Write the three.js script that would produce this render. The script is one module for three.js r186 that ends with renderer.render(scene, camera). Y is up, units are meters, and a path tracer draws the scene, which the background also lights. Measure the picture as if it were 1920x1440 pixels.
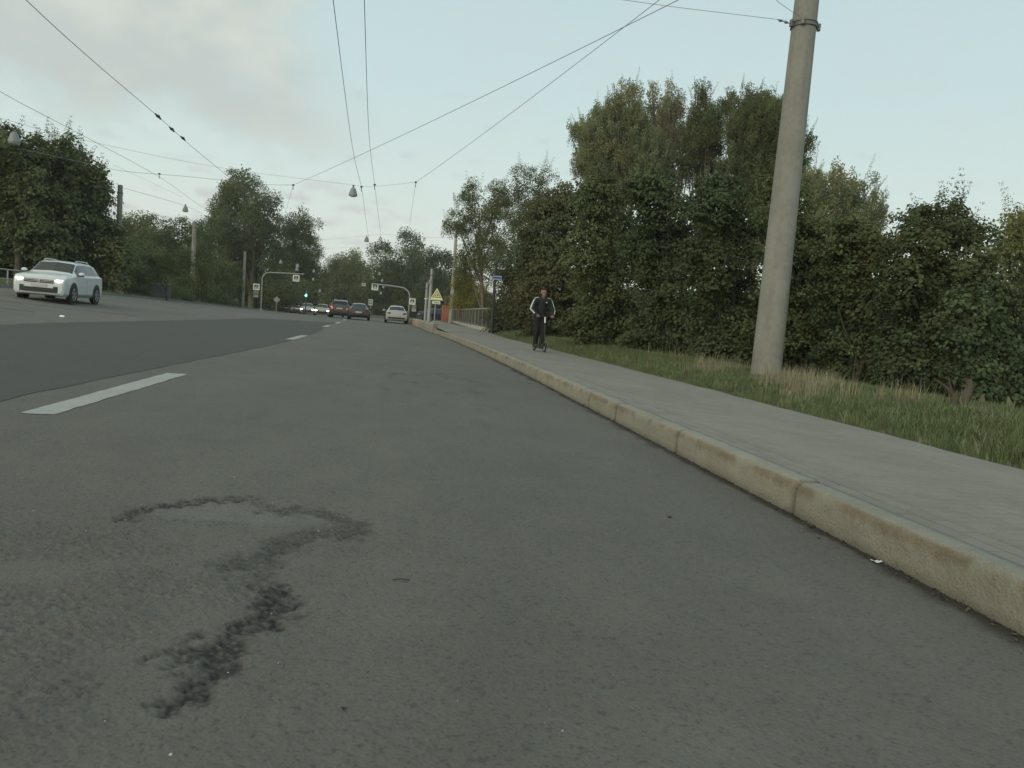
import * as THREE from 'three';
import { mergeGeometries, mergeVertices, toCreasedNormals } from 'three/addons/utils/BufferGeometryUtils.js';
import { RoundedBoxGeometry } from 'three/addons/geometries/RoundedBoxGeometry.js';
import { createNoise2D, createNoise3D } from 'simplex-noise';

// ------------------------------------------------------------------ camera, sky, sun, exposure
const scene = new THREE.Scene();
const D2R = Math.PI / 180;
const camera = new THREE.PerspectiveCamera(54.43, 4 / 3, 0.05, 6000);
camera.position.set(0, 1.05, 0);
camera.rotation.set(-4.97 * D2R, -8.6 * D2R, 4.2 * D2R, 'YXZ');
const renderer = new THREE.WebGLRenderer({ antialias: true });
renderer.toneMapping = THREE.LinearToneMapping;
renderer.toneMappingExposure = 1.0;
renderer.shadowMap.enabled = true;

function rng(a) { return () => { a = (a + 0x6d2b79f5) | 0; let t = Math.imul(a ^ (a >>> 15), 1 | a); t = (t + Math.imul(t ^ (t >>> 7), 61 | t)) ^ t; return ((t ^ (t >>> 14)) >>> 0) / 4294967296; }; }
const R = rng(77);
const n2 = createNoise2D(rng(11)), n3 = createNoise3D(rng(12));
const clamp = (x, a = 0, b = 1) => Math.min(b, Math.max(a, x));
const ss = (a, b, x) => { const t = clamp((x - a) / (b - a)); return t * t * (3 - 2 * t); };
const lerp = (a, b, t) => a + (b - a) * t;
const fbm2 = (x, y, o = 4) => { let s = 0, a = 0.5; for (let i = 0; i < o; i++) { s += a * n2(x, y); x *= 2.03; y *= 2.03; a *= 0.5; } return s; };

const SKY_GAIN = 1.0;
{
  const W = 2048, H = 1024, d = new Float32Array(W * H * 4);
  const stops = [[-90, 0.30, 0.31, 0.28], [-2, 0.45, 0.47, 0.43], [0, 0.74, 0.77, 0.69], [5, 0.715, 0.785, 0.72], [10, 0.655, 0.775, 0.745], [16, 0.585, 0.735, 0.74], [26, 0.52, 0.675, 0.715], [45, 0.44, 0.6, 0.68], [90, 0.38, 0.54, 0.64]];
  for (let j = 0; j < H; j++) {
    const el = ((j + 0.5) / H - 0.5) * 180;
    let k = 0; while (k < stops.length - 2 && stops[k + 1][0] < el) k++;
    const A = stops[k], B = stops[k + 1], t = clamp((el - A[0]) / (B[0] - A[0]));
    for (let i = 0; i < W; i++) {
      const ph = ((i + 0.5) / W - 0.5) * 2 * Math.PI, dx = Math.cos(ph), dz = Math.sin(ph);
      const az = Math.atan2(dx, -dz) / D2R;
      let r = lerp(A[1], B[1], t), g = lerp(A[2], B[2], t), b = lerp(A[3], B[3], t);
      if (el > -3) {
        // the west, behind and to the left of the camera, still carries the evening glow
        const west = ss(60, 170, Math.abs(az < 0 ? az : az > 150 ? az : 0));
        const low = 1 - ss(0, 60, el);
        r *= 1 + west * (0.25 + 0.35 * low); g *= 1 + west * (0.16 + 0.18 * low); b *= 1 + west * 0.06;
        const el2 = Math.max(el, 0), px = dx * 3, pz = dz * 3;
        const w1 = n3(px * 1.2, el2 * 0.09, pz * 1.2), w2 = n3(px * 3 + 9, el2 * 0.22, pz * 3);
        const f = n3(px * 2.2 + 3, el2 * 0.16 + 7, pz * 2.2) * 0.5 + n3(px * 5, el2 * 0.42, pz * 5) * 0.27 + n3(px * 11, el2 * 0.9, pz * 11) * 0.14 + n3(px * 24, el2 * 2, pz * 24) * 0.07;
        // broad sheet of stratocumulus over the left half of the sky
        const a2 = az + w1 * 7 + w2 * 2;
        const side = a2 < 0 ? ss(-0.5, -15, a2) * (1 - 0.7 * ss(-120, -165, a2)) : 0;
        const under = ss(9.6, 13.4, el + w1 * 1.4 + f * 2.2 + (az + 16) * 0.03);
        let c = clamp(side * under * (0.95 + 0.22 * f));
        const c0 = clamp(0.36 + f * 0.75 + (el - 19) * 0.06);
        const cr = lerp(0.545, 0.725, c0), cg = lerp(0.595, 0.745, c0), cb = lerp(0.57, 0.635, c0);
        c *= 0.95;
        r = lerp(r, cr, c); g = lerp(g, cg, c); b = lerp(b, cb, c);
        // thin veil elsewhere
        const veil = clamp(ss(0.05, 0.6, f + 0.1) * 0.3 * ss(5, 20, el));
        r = lerp(r, 0.62, veil); g = lerp(g, 0.69, veil); b = lerp(b, 0.68, veil);
        // low grey bars of cloud near the horizon, mostly to the left
        const g1 = n3(px * 3.4 + 20, el2 * 0.75, pz * 3.4) * 0.6 + n3(px * 8, el2 * 1.7 + 3, pz * 8) * 0.32 + n3(px * 19, el2 * 3.4, pz * 19) * 0.12;
        const band = ss(1.0, 3.2, el) * (1 - ss(7.2, 10.5, el)) * (az < 4 ? ss(4, -8, az) : 0);
        const c3 = ss(0.02, 0.5, g1) * band * 0.85;
        r = lerp(r, 0.585, c3); g = lerp(g, 0.605, c3); b = lerp(b, 0.6, c3);
        const wisp = ss(0.42, 0.75, g1) * ss(8, 11, el) * (1 - ss(14, 18, el)) * 0.35;
        r = lerp(r, 0.5, wisp); g = lerp(g, 0.6, wisp); b = lerp(b, 0.62, wisp);
      }
      const o = (j * W + i) * 4; d[o] = r * SKY_GAIN; d[o + 1] = g * SKY_GAIN; d[o + 2] = b * SKY_GAIN; d[o + 3] = 1;
    }
  }
  const sky = new THREE.DataTexture(d, W, H, THREE.RGBAFormat, THREE.FloatType);
  sky.mapping = THREE.EquirectangularReflectionMapping; sky.magFilter = THREE.LinearFilter; sky.needsUpdate = true;
  scene.background = sky; scene.environment = sky;
}
const sun = new THREE.DirectionalLight(new THREE.Color(1.0, 0.9, 0.74), 1.1);
sun.position.set(-85, 34, 75); sun.target.position.set(0, 0, -20);
sun.castShadow = true; sun.shadow.radius = 60; sun.shadow.mapSize.set(2048, 2048);
Object.assign(sun.shadow.camera, { left: -70, right: 70, top: 70, bottom: -70, near: 1, far: 300 });
scene.add(sun); scene.add(sun.target);
scene.fog = new THREE.FogExp2(new THREE.Color().setRGB(0.8, 0.86, 0.84), 0.00042);

// ------------------------------------------------------------------ naming helpers
const used = {};
function numbered(n) { const k = used[n] = (used[n] ?? -1) + 1; return k ? n + '_' + String(k).padStart(3, '0') : n; }
function shadow(o) { o.traverse((c) => { if (c.isMesh) { c.castShadow = true; c.receiveShadow = true; } }); return o; }
function tag(o, label, category, group, kind) {
  if (label) o.userData.label = label;
  if (category) o.userData.category = category;
  if (group) o.userData.group = group;
  if (kind) o.userData.kind = kind;
  return o;
}
function thing(name, label, category, [x, y, z] = [0, 0, 0], turn = 0, group = null) {
  const g = new THREE.Group(); g.name = numbered(name); g.position.set(x, y, z); g.rotation.y = turn;
  tag(g, label, category, group); scene.add(g); return g;
}
function part(name, geo, mat, parent) {
  const m = new THREE.Mesh(Array.isArray(geo) ? merge(geo) : geo, mat); m.name = parent === scene ? numbered(name) : name;
  m.castShadow = m.receiveShadow = true; parent.add(m); return m;
}
function merge(list) {
  const l = list.map((g) => { g = g.index ? g.toNonIndexed() : g; for (const k of Object.keys(g.attributes)) if (!['position', 'normal', 'uv'].includes(k)) g.deleteAttribute(k); return g; });
  return mergeGeometries(l);
}
function struct(name, geo, mat) { const m = part(name, geo, mat, scene); m.userData.kind = 'structure'; return m; }
// shapes
const V = (x, y, z) => new THREE.Vector3(x, y, z);
const bx = (w, h, d, x = 0, y = 0, z = 0, r = 0) => { const g = r ? new RoundedBoxGeometry(w, h, d, 2, r) : new THREE.BoxGeometry(w, h, d); g.translate(x, y, z); return g; };
function cyl(r0, r1, h, x = 0, y = 0, z = 0, seg = 16) { const g = new THREE.CylinderGeometry(r1, r0, h, seg); g.translate(x, y + h / 2, z); return g; }
function rod(a, b, r0, r1 = r0, seg = 8) {
  const A = V(...a), B = V(...b), L = A.distanceTo(B), g = new THREE.CylinderGeometry(r1, r0, L, seg);
  g.translate(0, L / 2, 0); g.applyQuaternion(new THREE.Quaternion().setFromUnitVectors(V(0, 1, 0), B.clone().sub(A).normalize())); g.translate(...a); return g;
}
function tube(pts, r, seg = 24, rs = 6) { return new THREE.TubeGeometry(new THREE.CatmullRomCurve3(pts.map((p) => V(...p))), seg, r, rs); }
function ball(r, x, y, z, sx = 1, sy = 1, sz = 1, a = 14, b = 10) { const g = new THREE.SphereGeometry(r, a, b); g.scale(sx, sy, sz); g.translate(x, y, z); return g; }
// grid surface from a function
function gridGeo(us, vs, fn, cfn) {
  const nu = us.length, nv = vs.length, p = new Float32Array(nu * nv * 3), uv = new Float32Array(nu * nv * 2), c = cfn ? new Float32Array(nu * nv * 3) : null, idx = [];
  for (let j = 0; j < nv; j++) for (let i = 0; i < nu; i++) {
    const k = j * nu + i, q = fn(us[i], vs[j]); p.set(q.slice(0, 3), k * 3); uv[k * 2] = q[3] ?? q[0]; uv[k * 2 + 1] = q[4] ?? -q[2];
    if (c) c.set(cfn(q[0], q[2], us[i], vs[j]), k * 3);
  }
  for (let j = 0; j < nv - 1; j++) for (let i = 0; i < nu - 1; i++) { const a = j * nu + i, b = a + 1, e = a + nu, f = e + 1; idx.push(a, b, e, b, f, e); }
  const g = new THREE.BufferGeometry(); g.setAttribute('position', new THREE.BufferAttribute(p, 3)); g.setAttribute('uv', new THREE.BufferAttribute(uv, 2));
  if (c) g.setAttribute('color', new THREE.BufferAttribute(c, 3));
  g.setIndex(idx); g.computeVertexNormals(); return g;
}
const range = (a, b, n) => Array.from({ length: n + 1 }, (_, i) => a + (b - a) * i / n);

// ------------------------------------------------------------------ textures (tileable noise)
function tileNoise(seed) {
  const tabs = new Map();
  return (x, y, per) => { // x, y in 0..1, per = lattice cells per side
    let t = tabs.get(per); if (!t) { const r = rng(seed + per * 131); t = new Float32Array(per * per).map(() => r()); tabs.set(per, t); }
    const X = x * per, Y = y * per, i = Math.floor(X), j = Math.floor(Y); let u = X - i, v = Y - j; u = u * u * (3 - 2 * u); v = v * v * (3 - 2 * v);
    const i0 = i % per, i1 = (i + 1) % per, j0 = (j % per) * per, j1 = ((j + 1) % per) * per;
    return (t[j0 + i0] * (1 - u) + t[j0 + i1] * u) * (1 - v) + (t[j1 + i0] * (1 - u) + t[j1 + i1] * u) * v;
  };
}
function aniso(seed, pu, pv) { // separate cell counts along u and v, tileable
  const r = rng(seed), t = new Float32Array(pu * pv).map(() => r());
  return (x, y) => { const X = x * pu, Y = y * pv, i = Math.floor(X), j = Math.floor(Y); let u = X - i, v = Y - j; u = u * u * (3 - 2 * u); v = v * v * (3 - 2 * v); const i0 = i % pu, i1 = (i + 1) % pu, j0 = (j % pv) * pu, j1 = ((j + 1) % pv) * pu; return (t[j0 + i0] * (1 - u) + t[j0 + i1] * u) * (1 - v) + (t[j1 + i0] * (1 - u) + t[j1 + i1] * u) * v; };
}
const enc = (x) => { x = clamp(x); return 255 * (x <= 0.0031308 ? x * 12.92 : 1.055 * Math.pow(x, 1 / 2.4) - 0.055); };
function tex(W, H, fn, rep = [1, 1], srgb = true) { // fn(u, v) -> linear rgb or height
  const d = new Uint8Array(W * H * 4);
  for (let j = 0; j < H; j++) for (let i = 0; i < W; i++) {
    const q = fn(i / W, j / H), o = (j * W + i) * 4;
    if (srgb) { d[o] = enc(q[0]); d[o + 1] = enc(q[1]); d[o + 2] = enc(q[2]); } else { d[o] = d[o + 1] = d[o + 2] = 255 * clamp(q); }
    d[o + 3] = 255;
  }
  const t = new THREE.DataTexture(d, W, H, THREE.RGBAFormat); t.wrapS = t.wrapT = THREE.RepeatWrapping; t.magFilter = THREE.LinearFilter; t.minFilter = THREE.LinearMipmapLinearFilter; t.generateMipmaps = true;
  if (srgb) t.colorSpace = THREE.SRGBColorSpace; t.repeat.set(...rep); t.needsUpdate = true; return t;
}
const tn = tileNoise(5), tn2 = tileNoise(900);
const S = (o) => new THREE.MeshStandardMaterial(o);
const C = (r, g, b) => new THREE.Color().setRGB(r, g, b);

// asphalt: 3 m tile
const AT = 1536;
const asphaltH = (u, v) => {
  const g = tn(u, v, 320), g2 = tn2(u, v, 512), g3 = tn(u, v, 150);
  return clamp(0.5 + (g - 0.5) * 0.7 + (g2 - 0.5) * 0.5 + (g3 - 0.5) * 0.35);
};
const asphaltMap = tex(AT, AT, (u, v) => {
  const h = asphaltH(u, v), g0 = tn2(u, v, 200), m = tn(u, v, 7) * 0.5 + tn(u, v, 19) * 0.3 + tn(u, v, 47) * 0.2, st = tn2(u, v, 300);
  let k = 0.82 + (h - 0.5) * 0.22 + (m - 0.5) * 0.16; if (st > 0.95) k += 0.5 * (st - 0.95) / 0.05; if (h < 0.16) k *= 0.78; if (tn(u, v, 70) > 0.93 && g0 > 0.6) k *= 0.72;
  const w = tn2(u, v, 130) - 0.5;
  return [k * (1.0 + 0.05 * w), k * 1.0, k * (1 - 0.05 * w)].map((x) => x * 0.9);
}, [1 / 3, 1 / 3]);
const asphaltBump = tex(AT, AT, asphaltH, [1 / 3, 1 / 3], false);
// ------------------------------------------------------------------ the lie of the land
const bend = (z) => { const d = -z - 12; if (d <= 0) return 0; return d < 30 ? -0.00106 * d * d : -0.954 - (d - 30) * 0.034; };
const leftEdge = (z) => -17.6 + 2.6 * ss(-58, -80, z) - 1.6 * ss(-85, -120, z);
const dip = (z) => -0.32 * ss(-66, -105, z);
function roadY(x, z) {
  const t = Math.max(0, -x - 8.6), sl = 0.095 * (1 - ss(-38, -96, z));
  return dip(z) + sl * (t * t / (t + 0.8));
}
const paveY = (z) => 0.205 + 0.13 * ss(-30, -42, z) + dip(z);
const kerbX = (z) => 2.39 + bend(z);
const vergeY = (x, z) => { // right of the pavement
  const e = x - (4.75 + bend(z) * 0.6);
  return paveY(z) - 0.03 + 0.16 * ss(0.1, 1.6, e) - 1.15 * ss(2.3, 6.0, e) + 0.035 * n2(x * 1.1, z * 1.1) * ss(0, 0.6, e);
};
const leftY = (x, z) => { const e = leftEdge(z), d = e - x; return roadY(e, z) + 0.1 + 0.02 * n2(x, z) + 0.3 * ss(0.5, 6, d) * (1 - ss(-60, -95, z)); };

const P = {};
P.asphalt = S({ color: C(0.166, 0.16, 0.136), map: asphaltMap, bumpMap: asphaltBump, bumpScale: 0.003, roughness: 0.9, vertexColors: true });
P.patch = S({ color: C(0.092, 0.094, 0.083), map: asphaltMap, bumpMap: asphaltBump, bumpScale: 0.004, roughness: 0.88 });
P.seal = S({ color: C(0.05, 0.053, 0.05), roughness: 0.8, bumpMap: asphaltBump, bumpScale: 0.004 });
P.paint = S({ color: C(0.5, 0.5, 0.47), map: asphaltMap, bumpMap: asphaltBump, bumpScale: 0.003, roughness: 0.75 });

// ground sheet to the horizon
{
  const xs = [-2500, -800, -300, -150, -90, -60, ...range(-45, -17, 28), -14, -8, 0, 2, ...range(4.2, 16, 48), 20, 26, 40, 80, 200, 700, 2500];
  const zs = [600, 150, 50, 20, ...range(10, -100, 130), -110, -130, -160, -220, -400, -900, -3000];
  const gm = tex(512, 512, (u, v) => { const a = tn(u, v, 8) * 0.4 + tn(u, v, 32) * 0.3 + tn(u, v, 120) * 0.3; return [0.045 + 0.05 * a, 0.05 + 0.055 * a, 0.022 + 0.026 * a]; }, [0.5, 0.5]);
  const g = gridGeo(xs, zs, (x, z) => {
    let y;
    const e = leftEdge(z);
    if (x > 4.5 + bend(z) * 0.6) y = vergeY(x, z) - 0.02; else if (x < e - 0.12) y = leftY(x, z); else y = Math.min(roadY(x, z), 0) - 0.5;
    const far = ss(120, 400, Math.abs(x)) ; return [x, lerp(y, -0.6, far), z];
  });
  struct('ground', g, S({ map: gm, roughness: 1, color: C(0.9, 0.9, 0.9) }));
}
// pothole and ravelled surface: distance to a few bent lines worn into the asphalt
const wornLines = [ // points, half width, strength
  [[[-1.25, -3.6], [-1.16, -3.8], [-1.02, -3.94], [-0.86, -4.02], [-0.74, -4.03]], 0.05, 0.85], [[[-0.76, -4.03], [-0.66, -3.96], [-0.58, -3.86]], 0.04, 0.35],
  [[[-0.62, -3.86], [-0.44, -3.87], [-0.28, -3.77], [-0.15, -3.6], [-0.19, -3.44]], 0.07, 0.62], [[[-0.24, -3.54], [-0.4, -3.42], [-0.46, -3.25]], 0.07, 0.5],
  [[[-0.44, -3.3], [-0.52, -3.12], [-0.62, -2.99]], 0.1, 0.64], [[[-0.5, -3.05], [-0.46, -2.86], [-0.42, -2.7]], 0.075, 0.48], [[[-0.42, -2.74], [-0.36, -2.58], [-0.41, -2.43]], 0.07, 1.05], [[[-0.41, -2.43], [-0.53, -2.3], [-0.61, -2.23]], 0.055, 1.0],
  [[[-0.47, -2.36], [-0.48, -2.12], [-0.5, -1.97]], 0.06, 1.0], [[[-1.2, -3.62], [-0.95, -3.6], [-0.7, -3.58]], 0.025, 0.4]];
function worn(x, z) {
  let m = 0;
  const wx = x + 0.05 * n2(x * 9, z * 9) + 0.022 * n2(x * 31, z * 31), wz = z + 0.06 * n2(x * 9 + 40, z * 9) + 0.03 * n2(x * 31 + 7, z * 31);
  for (const [l, w, s] of wornLines) for (let k = 0; k < l.length - 1; k++) {
    const [ax, az] = l[k], [bx_, bz] = l[k + 1], dx = bx_ - ax, dz = bz - az, t = clamp(((wx - ax) * dx + (wz - az) * dz) / (dx * dx + dz * dz));
    const d = Math.hypot(wx - ax - t * dx, wz - az - t * dz); m = Math.max(m, s * (1 - ss(0.0, 1.6, d / (w * 0.98))));
  }
  return m;
}
const dish = (x, z) => ss(1.15, 0.55, Math.hypot((x + 0.68) / 0.52, (z + 3.75) / 0.2)); // shallow smooth refill inside the upper arc
const ravel = (x, z) => ss(-0.1, 0.5, fbm2(x * 1.3 + 4, z * 1.3, 2) + 0.35 * ss(-0.5, -1.8, x) + 0.15) * ss(0.1, -0.9, x + 0.25 * (z + 2)) * ss(-4.3, -3.0, z);
{
  const us = [...range(-19, -9, 22), ...range(-8.7, -2.8, 30), ...range(-2.6, -1.9, 10), ...range(-1.88, 0.32, 170), ...range(0.36, 2.2, 34), ...range(2.215, 2.405, 19), 2.44];
  const zs = [6, 3, 1, 0, -0.6, -1.0, ...range(-1.2, -4.3, 235), ...range(-4.34, -8, 46), ...range(-8.2, -20, 60), ...range(-21, -60, 60), ...range(-62, -170, 36)];
  const X = (u, z) => { const t = ss(-17, -9, u); return lerp(leftEdge(z) + (u + 17.6) * 0.35, u + bend(z), t); };
  const g = gridGeo(us, zs, (u, z) => {
    const x = X(u, z); let y = roadY(x, z);
    if (x > -2 && x < 0.4 && z < -1.1 && z > -4.4) {
      const w = worn(x, z), r = ravel(x, z);
      y += -0.014 * w + w * 0.007 * n2(x * 62, z * 62) - 0.008 * dish(x, z) * (1 - w) + r * 0.0055 * n2(x * 42, z * 42) + r * 0.0045 * n2(x * 80, z * 80) + 0.0012 * n2(x * 70, z * 70);
      y -= 0; 
    }
    return [x, y, z];
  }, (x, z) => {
    let k = 0.985 + 0.115 * fbm2(x * 0.45, z * 0.16, 3) + 0.075 * fbm2(x * 2, z * 0.7 + 9, 2);
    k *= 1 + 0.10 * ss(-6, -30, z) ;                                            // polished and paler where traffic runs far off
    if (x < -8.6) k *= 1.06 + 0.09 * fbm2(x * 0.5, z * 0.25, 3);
    let r = 1, gr = 1, b = 1;
    const kd = kerbX(z) - x;                                                    // dirt gathers along the kerb
    const dirt = ss(0.15 + 0.09 * n2(z * 1.1, 3) + 0.05 * n2(z * 4.3, 8), 0.035, kd) * 0.68; k *= 1 - dirt; b *= 1 - dirt * 0.25; gr *= 1 - dirt * 0.08;
    const st = ss(0.2, 0.62, fbm2(x * 1.7 + 3, z * 0.8, 3)) * ss(-7, -9, z) * ss(-17, -12, z) * ss(-1.2, -0.2, x) * (1 - ss(1.0, 1.9, x)); k *= 1 - 0.3 * st;
    if (x > -2 && x < 0.45 && z < -1 && z > -4.6) {
      const w = worn(x, z), r0 = ravel(x, z), dd = dish(x, z) * (1 - w);
      k *= 1 - clamp(1.0 * w * (0.72 + 0.6 * n2(x * 47, z * 47) + 0.25 * n2(x * 19, z * 19)), 0, 0.88); k *= 1 - 0.07 * r0 + 0.2 * r0 * n2(x * 48, z * 48); k *= 1 + 0.12 * dd;
      const red = ss(0.3, 0.7, n2(x * 2.2 + 17, z * 2.2)) * r0 * 0.07; r *= 1 + red; b *= 1 - red * 0.5; b *= 1 + 0.05 * dd;
    }
    return [k * r, k * gr, k * b];
  });
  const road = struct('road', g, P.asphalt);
  // lane markings: worn paint, each its own piece
  function dash(x0, z0, x1, z1, w, sub) {
    const n = 28, us = range(0, 1, 5), vs = range(0, 1, n);
    const gg = gridGeo(us, vs, (u, v) => {
      const e = (u < 0.01 || u > 0.99) ? 0.012 * n2(v * 60 + z0, u * 9) + (u > 0.99 ? 0.01 * n2(v * 140, z0) : 0) : 0;
      const x = lerp(x0, x1, v) + (u - 0.5) * w + e, z = lerp(z0, z1, v) + (v < 0.01 || v > 0.99 ? 0.02 * n2(u * 4, z0) : 0);
      return [x, roadY(x, z) + 0.0045, z];
    });
    part('lane_marking', gg, P.paint, road);
  }
  dash(-2.89, -6.5, -2.92, -10.42, 0.26); dash(-3.17, -22.0, -3.2, -25.6, 0.24); dash(-3.76, -37.2, -3.9, -41.2, 0.24); dash(-4.0, -46.5, -4.2, -51.5, 0.24); dash(-4.5, -59, -4.75, -64, 0.24);
  // newer darker asphalt lane beside the markings
  {
    const vs = range(3, -49.5, 150), us = range(0, 1, 14);
    const L = (z) => -9.35 + 0.9 * ss(-20, -46, z) + 0.05 * n2(z * 0.6, 1) + 4.3 * ss(-44.5, -49.5, z), Rr = (z) => -3.46 + 0.42 * ss(-7, -21, z) - 1.0 * ss(-24, -46, z) + 0.035 * n2(z * 0.9, 5) + 0.02 * n2(z * 4, 2);
    const pg = gridGeo(us, vs, (u, z) => { const x = lerp(L(z), Rr(z), u); return [x, roadY(x, z) + 0.004, z]; });
    part('asphalt_patch', pg, P.patch, road);
  }
  const seal = (pts, w) => { const c = new THREE.CatmullRomCurve3(pts.map(([x, z]) => V(x, 0, z))); part('crack_seal', gridGeo([-1, 0, 1], range(0, 1, 40), (u, v) => { const p = c.getPoint(v), ww = w * (0.6 + 0.6 * Math.abs(n2(v * 9, pts[0][0]))); return [p.x + u * ww * 0.15, roadY(p.x, p.z) + 0.004, p.z + u * ww]; }), P.seal, road); };
  seal([[-13.6, -27.6], [-12.4, -28.6], [-11.0, -30], [-10.2, -31]], 0.1); seal([[-15.5, -25.2], [-14.3, -26.3]], 0.08); seal([[-12.1, -24.3], [-11.2, -24.9]], 0.09);
}
// granite kerb, stone by stone
const kA = aniso(31, 28, 4), kB = aniso(32, 90, 12), kC = aniso(33, 340, 44), kD = aniso(34, 900, 120), kE = aniso(35, 16, 2), kF = aniso(36, 44, 3);
const kerbTex = tex(2048, 256, (u, v) => { // u 4 m along, v 0..0.5 m up the face and over the top
  const a = v * 0.5, n = kA(u, v) * 0.4 + kB(u, v) * 0.35 + kC(u, v) * 0.25, gr = kD(u, v) - 0.5;
  let k = 0.92 + (n - 0.5) * 0.3 + gr * 0.3; let r = 1, g = 0.965, b = 0.85;
  const stain = ss(0.09 + 0.05 * kB(u, 0.3), 0.17, a) * ss(0.222, 0.186, a + 0.012 * kF(u, 0.5)) * ss(0.28, 0.62, kE(u, 0.2) * 0.55 + kF(u, 0.6) * 0.45) * (0.7 + 0.5 * kC(u, v));
  k *= 1 - 0.32 * stain; r *= 1 + 0.04 * stain; b *= 1 - 0.17 * stain; g *= 1 - 0.06 * stain;
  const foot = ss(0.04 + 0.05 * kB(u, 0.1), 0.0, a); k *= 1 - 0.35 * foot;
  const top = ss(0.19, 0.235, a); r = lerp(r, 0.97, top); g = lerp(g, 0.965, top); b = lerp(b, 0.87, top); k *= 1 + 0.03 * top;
  if (kC(u, v) > 0.88) k *= 0.84;
  return [k * r, k * g, k * b];
}, [0.25, 2]);
const kerbBump = tex(2048, 256, (u, v) => kB(u, v) * 0.35 + kC(u, v) * 0.4 + kD(u, v) * 0.25, [0.25, 2], false);
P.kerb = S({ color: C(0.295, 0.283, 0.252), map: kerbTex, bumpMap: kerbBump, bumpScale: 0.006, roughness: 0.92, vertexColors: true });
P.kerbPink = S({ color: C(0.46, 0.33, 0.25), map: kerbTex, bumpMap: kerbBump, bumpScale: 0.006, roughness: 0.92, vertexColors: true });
const kerbGroup = new THREE.Group(); kerbGroup.name = 'kerb'; kerbGroup.userData.kind = 'structure'; scene.add(kerbGroup);
function kerbStone(z0, z1, h, w, mat = P.kerb, jig = 0) {
  // profile from the foot of the face up and over the rounded nose to the back
  const prof = [[0, -0.12], [0, 0.0], [0.001, 0.06], [0.004, h * 0.6], [0.006, h - 0.055], [0.012, h - 0.03], [0.024, h - 0.012], [0.042, h - 0.003], [0.07, h], [w * 0.7, h], [w, h - 0.004], [w, h - 0.12]];
  const arc = [-0.12]; for (let i = 1; i < prof.length; i++) arc.push(arc[i - 1] + Math.hypot(prof[i][0] - prof[i - 1][0], prof[i][1] - prof[i - 1][1]));
  const L = z0 - z1, n = Math.max(4, Math.round(L / 0.09)), vs = [0, 0.012 / L, ...range(0.035 / L, 1 - 0.035 / L, n), 1 - 0.012 / L, 1], uo = R() * 4;
  const tone = 0.94 + R() * 0.14, nc = z0 * 3.7;
  const g = gridGeo(range(0, prof.length - 1, prof.length - 1), vs, (i, v) => {
    const e = Math.min(v, 1 - v) * L, pin = e < 0.005 ? 0.024 : e < 0.02 ? 0.007 : 0, z = z0 - v * L, [px, py] = prof[i];
    const x0 = kerbX(z) + jig, rough = (i > 1 && i < 10) ? 0.006 * n2(z * 5 + nc, i * 0.8) + 0.004 * n2(z * 19, i * 1.7 + nc) : 0;
    const chip = (i >= 5 && i <= 8) ? -0.006 * ss(0.35, 0.8, n2(z * 4.3 + nc, 2)) : 0;
    return [x0 + px + (i < 8 ? pin : 0) + rough - chip, py - (i > 4 ? pin * 0.8 : 0) + (i > 6 ? rough * 0.4 : 0) + chip + dip(z), z, z + uo, clamp(arc[i], 0.002, 0.49)];
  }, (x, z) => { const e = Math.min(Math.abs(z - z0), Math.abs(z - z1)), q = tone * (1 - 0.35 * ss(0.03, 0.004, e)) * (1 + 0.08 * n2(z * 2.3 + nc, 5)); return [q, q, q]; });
  // end faces
  const ends = [];
  for (const [v, s] of [[0, 1], [1, -1]]) {
    const z = z0 - v * L, sh = new THREE.Shape(prof.map(([a, b]) => new THREE.Vector2(a, b))), eg = new THREE.ShapeGeometry(sh); eg.translate(kerbX(z) + jig + 0.014, -0.012 + dip(z), z - s * 0.004);
    eg.setAttribute('color', new THREE.BufferAttribute(new Float32Array(eg.attributes.position.count * 3).fill(0.8), 3)); ends.push(eg.toNonIndexed());
  }
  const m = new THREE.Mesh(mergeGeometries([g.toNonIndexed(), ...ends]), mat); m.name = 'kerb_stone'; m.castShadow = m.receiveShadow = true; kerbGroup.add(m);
}
{
  const joints = [3, 1.2, -0.7, -2.35, -4.14, -6.11, -8.01, -9.2, -11.1, -13.1, -15.0];
  let z = -15; while (z > -37) { z -= 1.7 + R() * 0.4; joints.push(z); } joints[joints.length - 1] = -39.6;
  for (let i = 0; i < joints.length - 1; i++) kerbStone(joints[i] - 0.009, joints[i + 1] + (i === 5 ? 0.035 : 0.009), 0.208 + (R() - 0.5) * 0.006, 0.17, P.kerb, (R() - 0.5) * 0.012);
  // tall parapet stones at the start of the bridge
  let zz = -39.6, k = 0; while (zz > -62) { const l = 2.6 + R() * 0.5; kerbStone(zz - 0.01, Math.max(zz - l, -63), 0.5, 0.32, k > 4 ? P.kerbPink : P.kerb, -0.02); zz -= l; k++; }
  while (zz > -100) { kerbStone(zz - 0.01, zz - 3, 0.21, 0.17); zz -= 3; }
}
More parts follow.
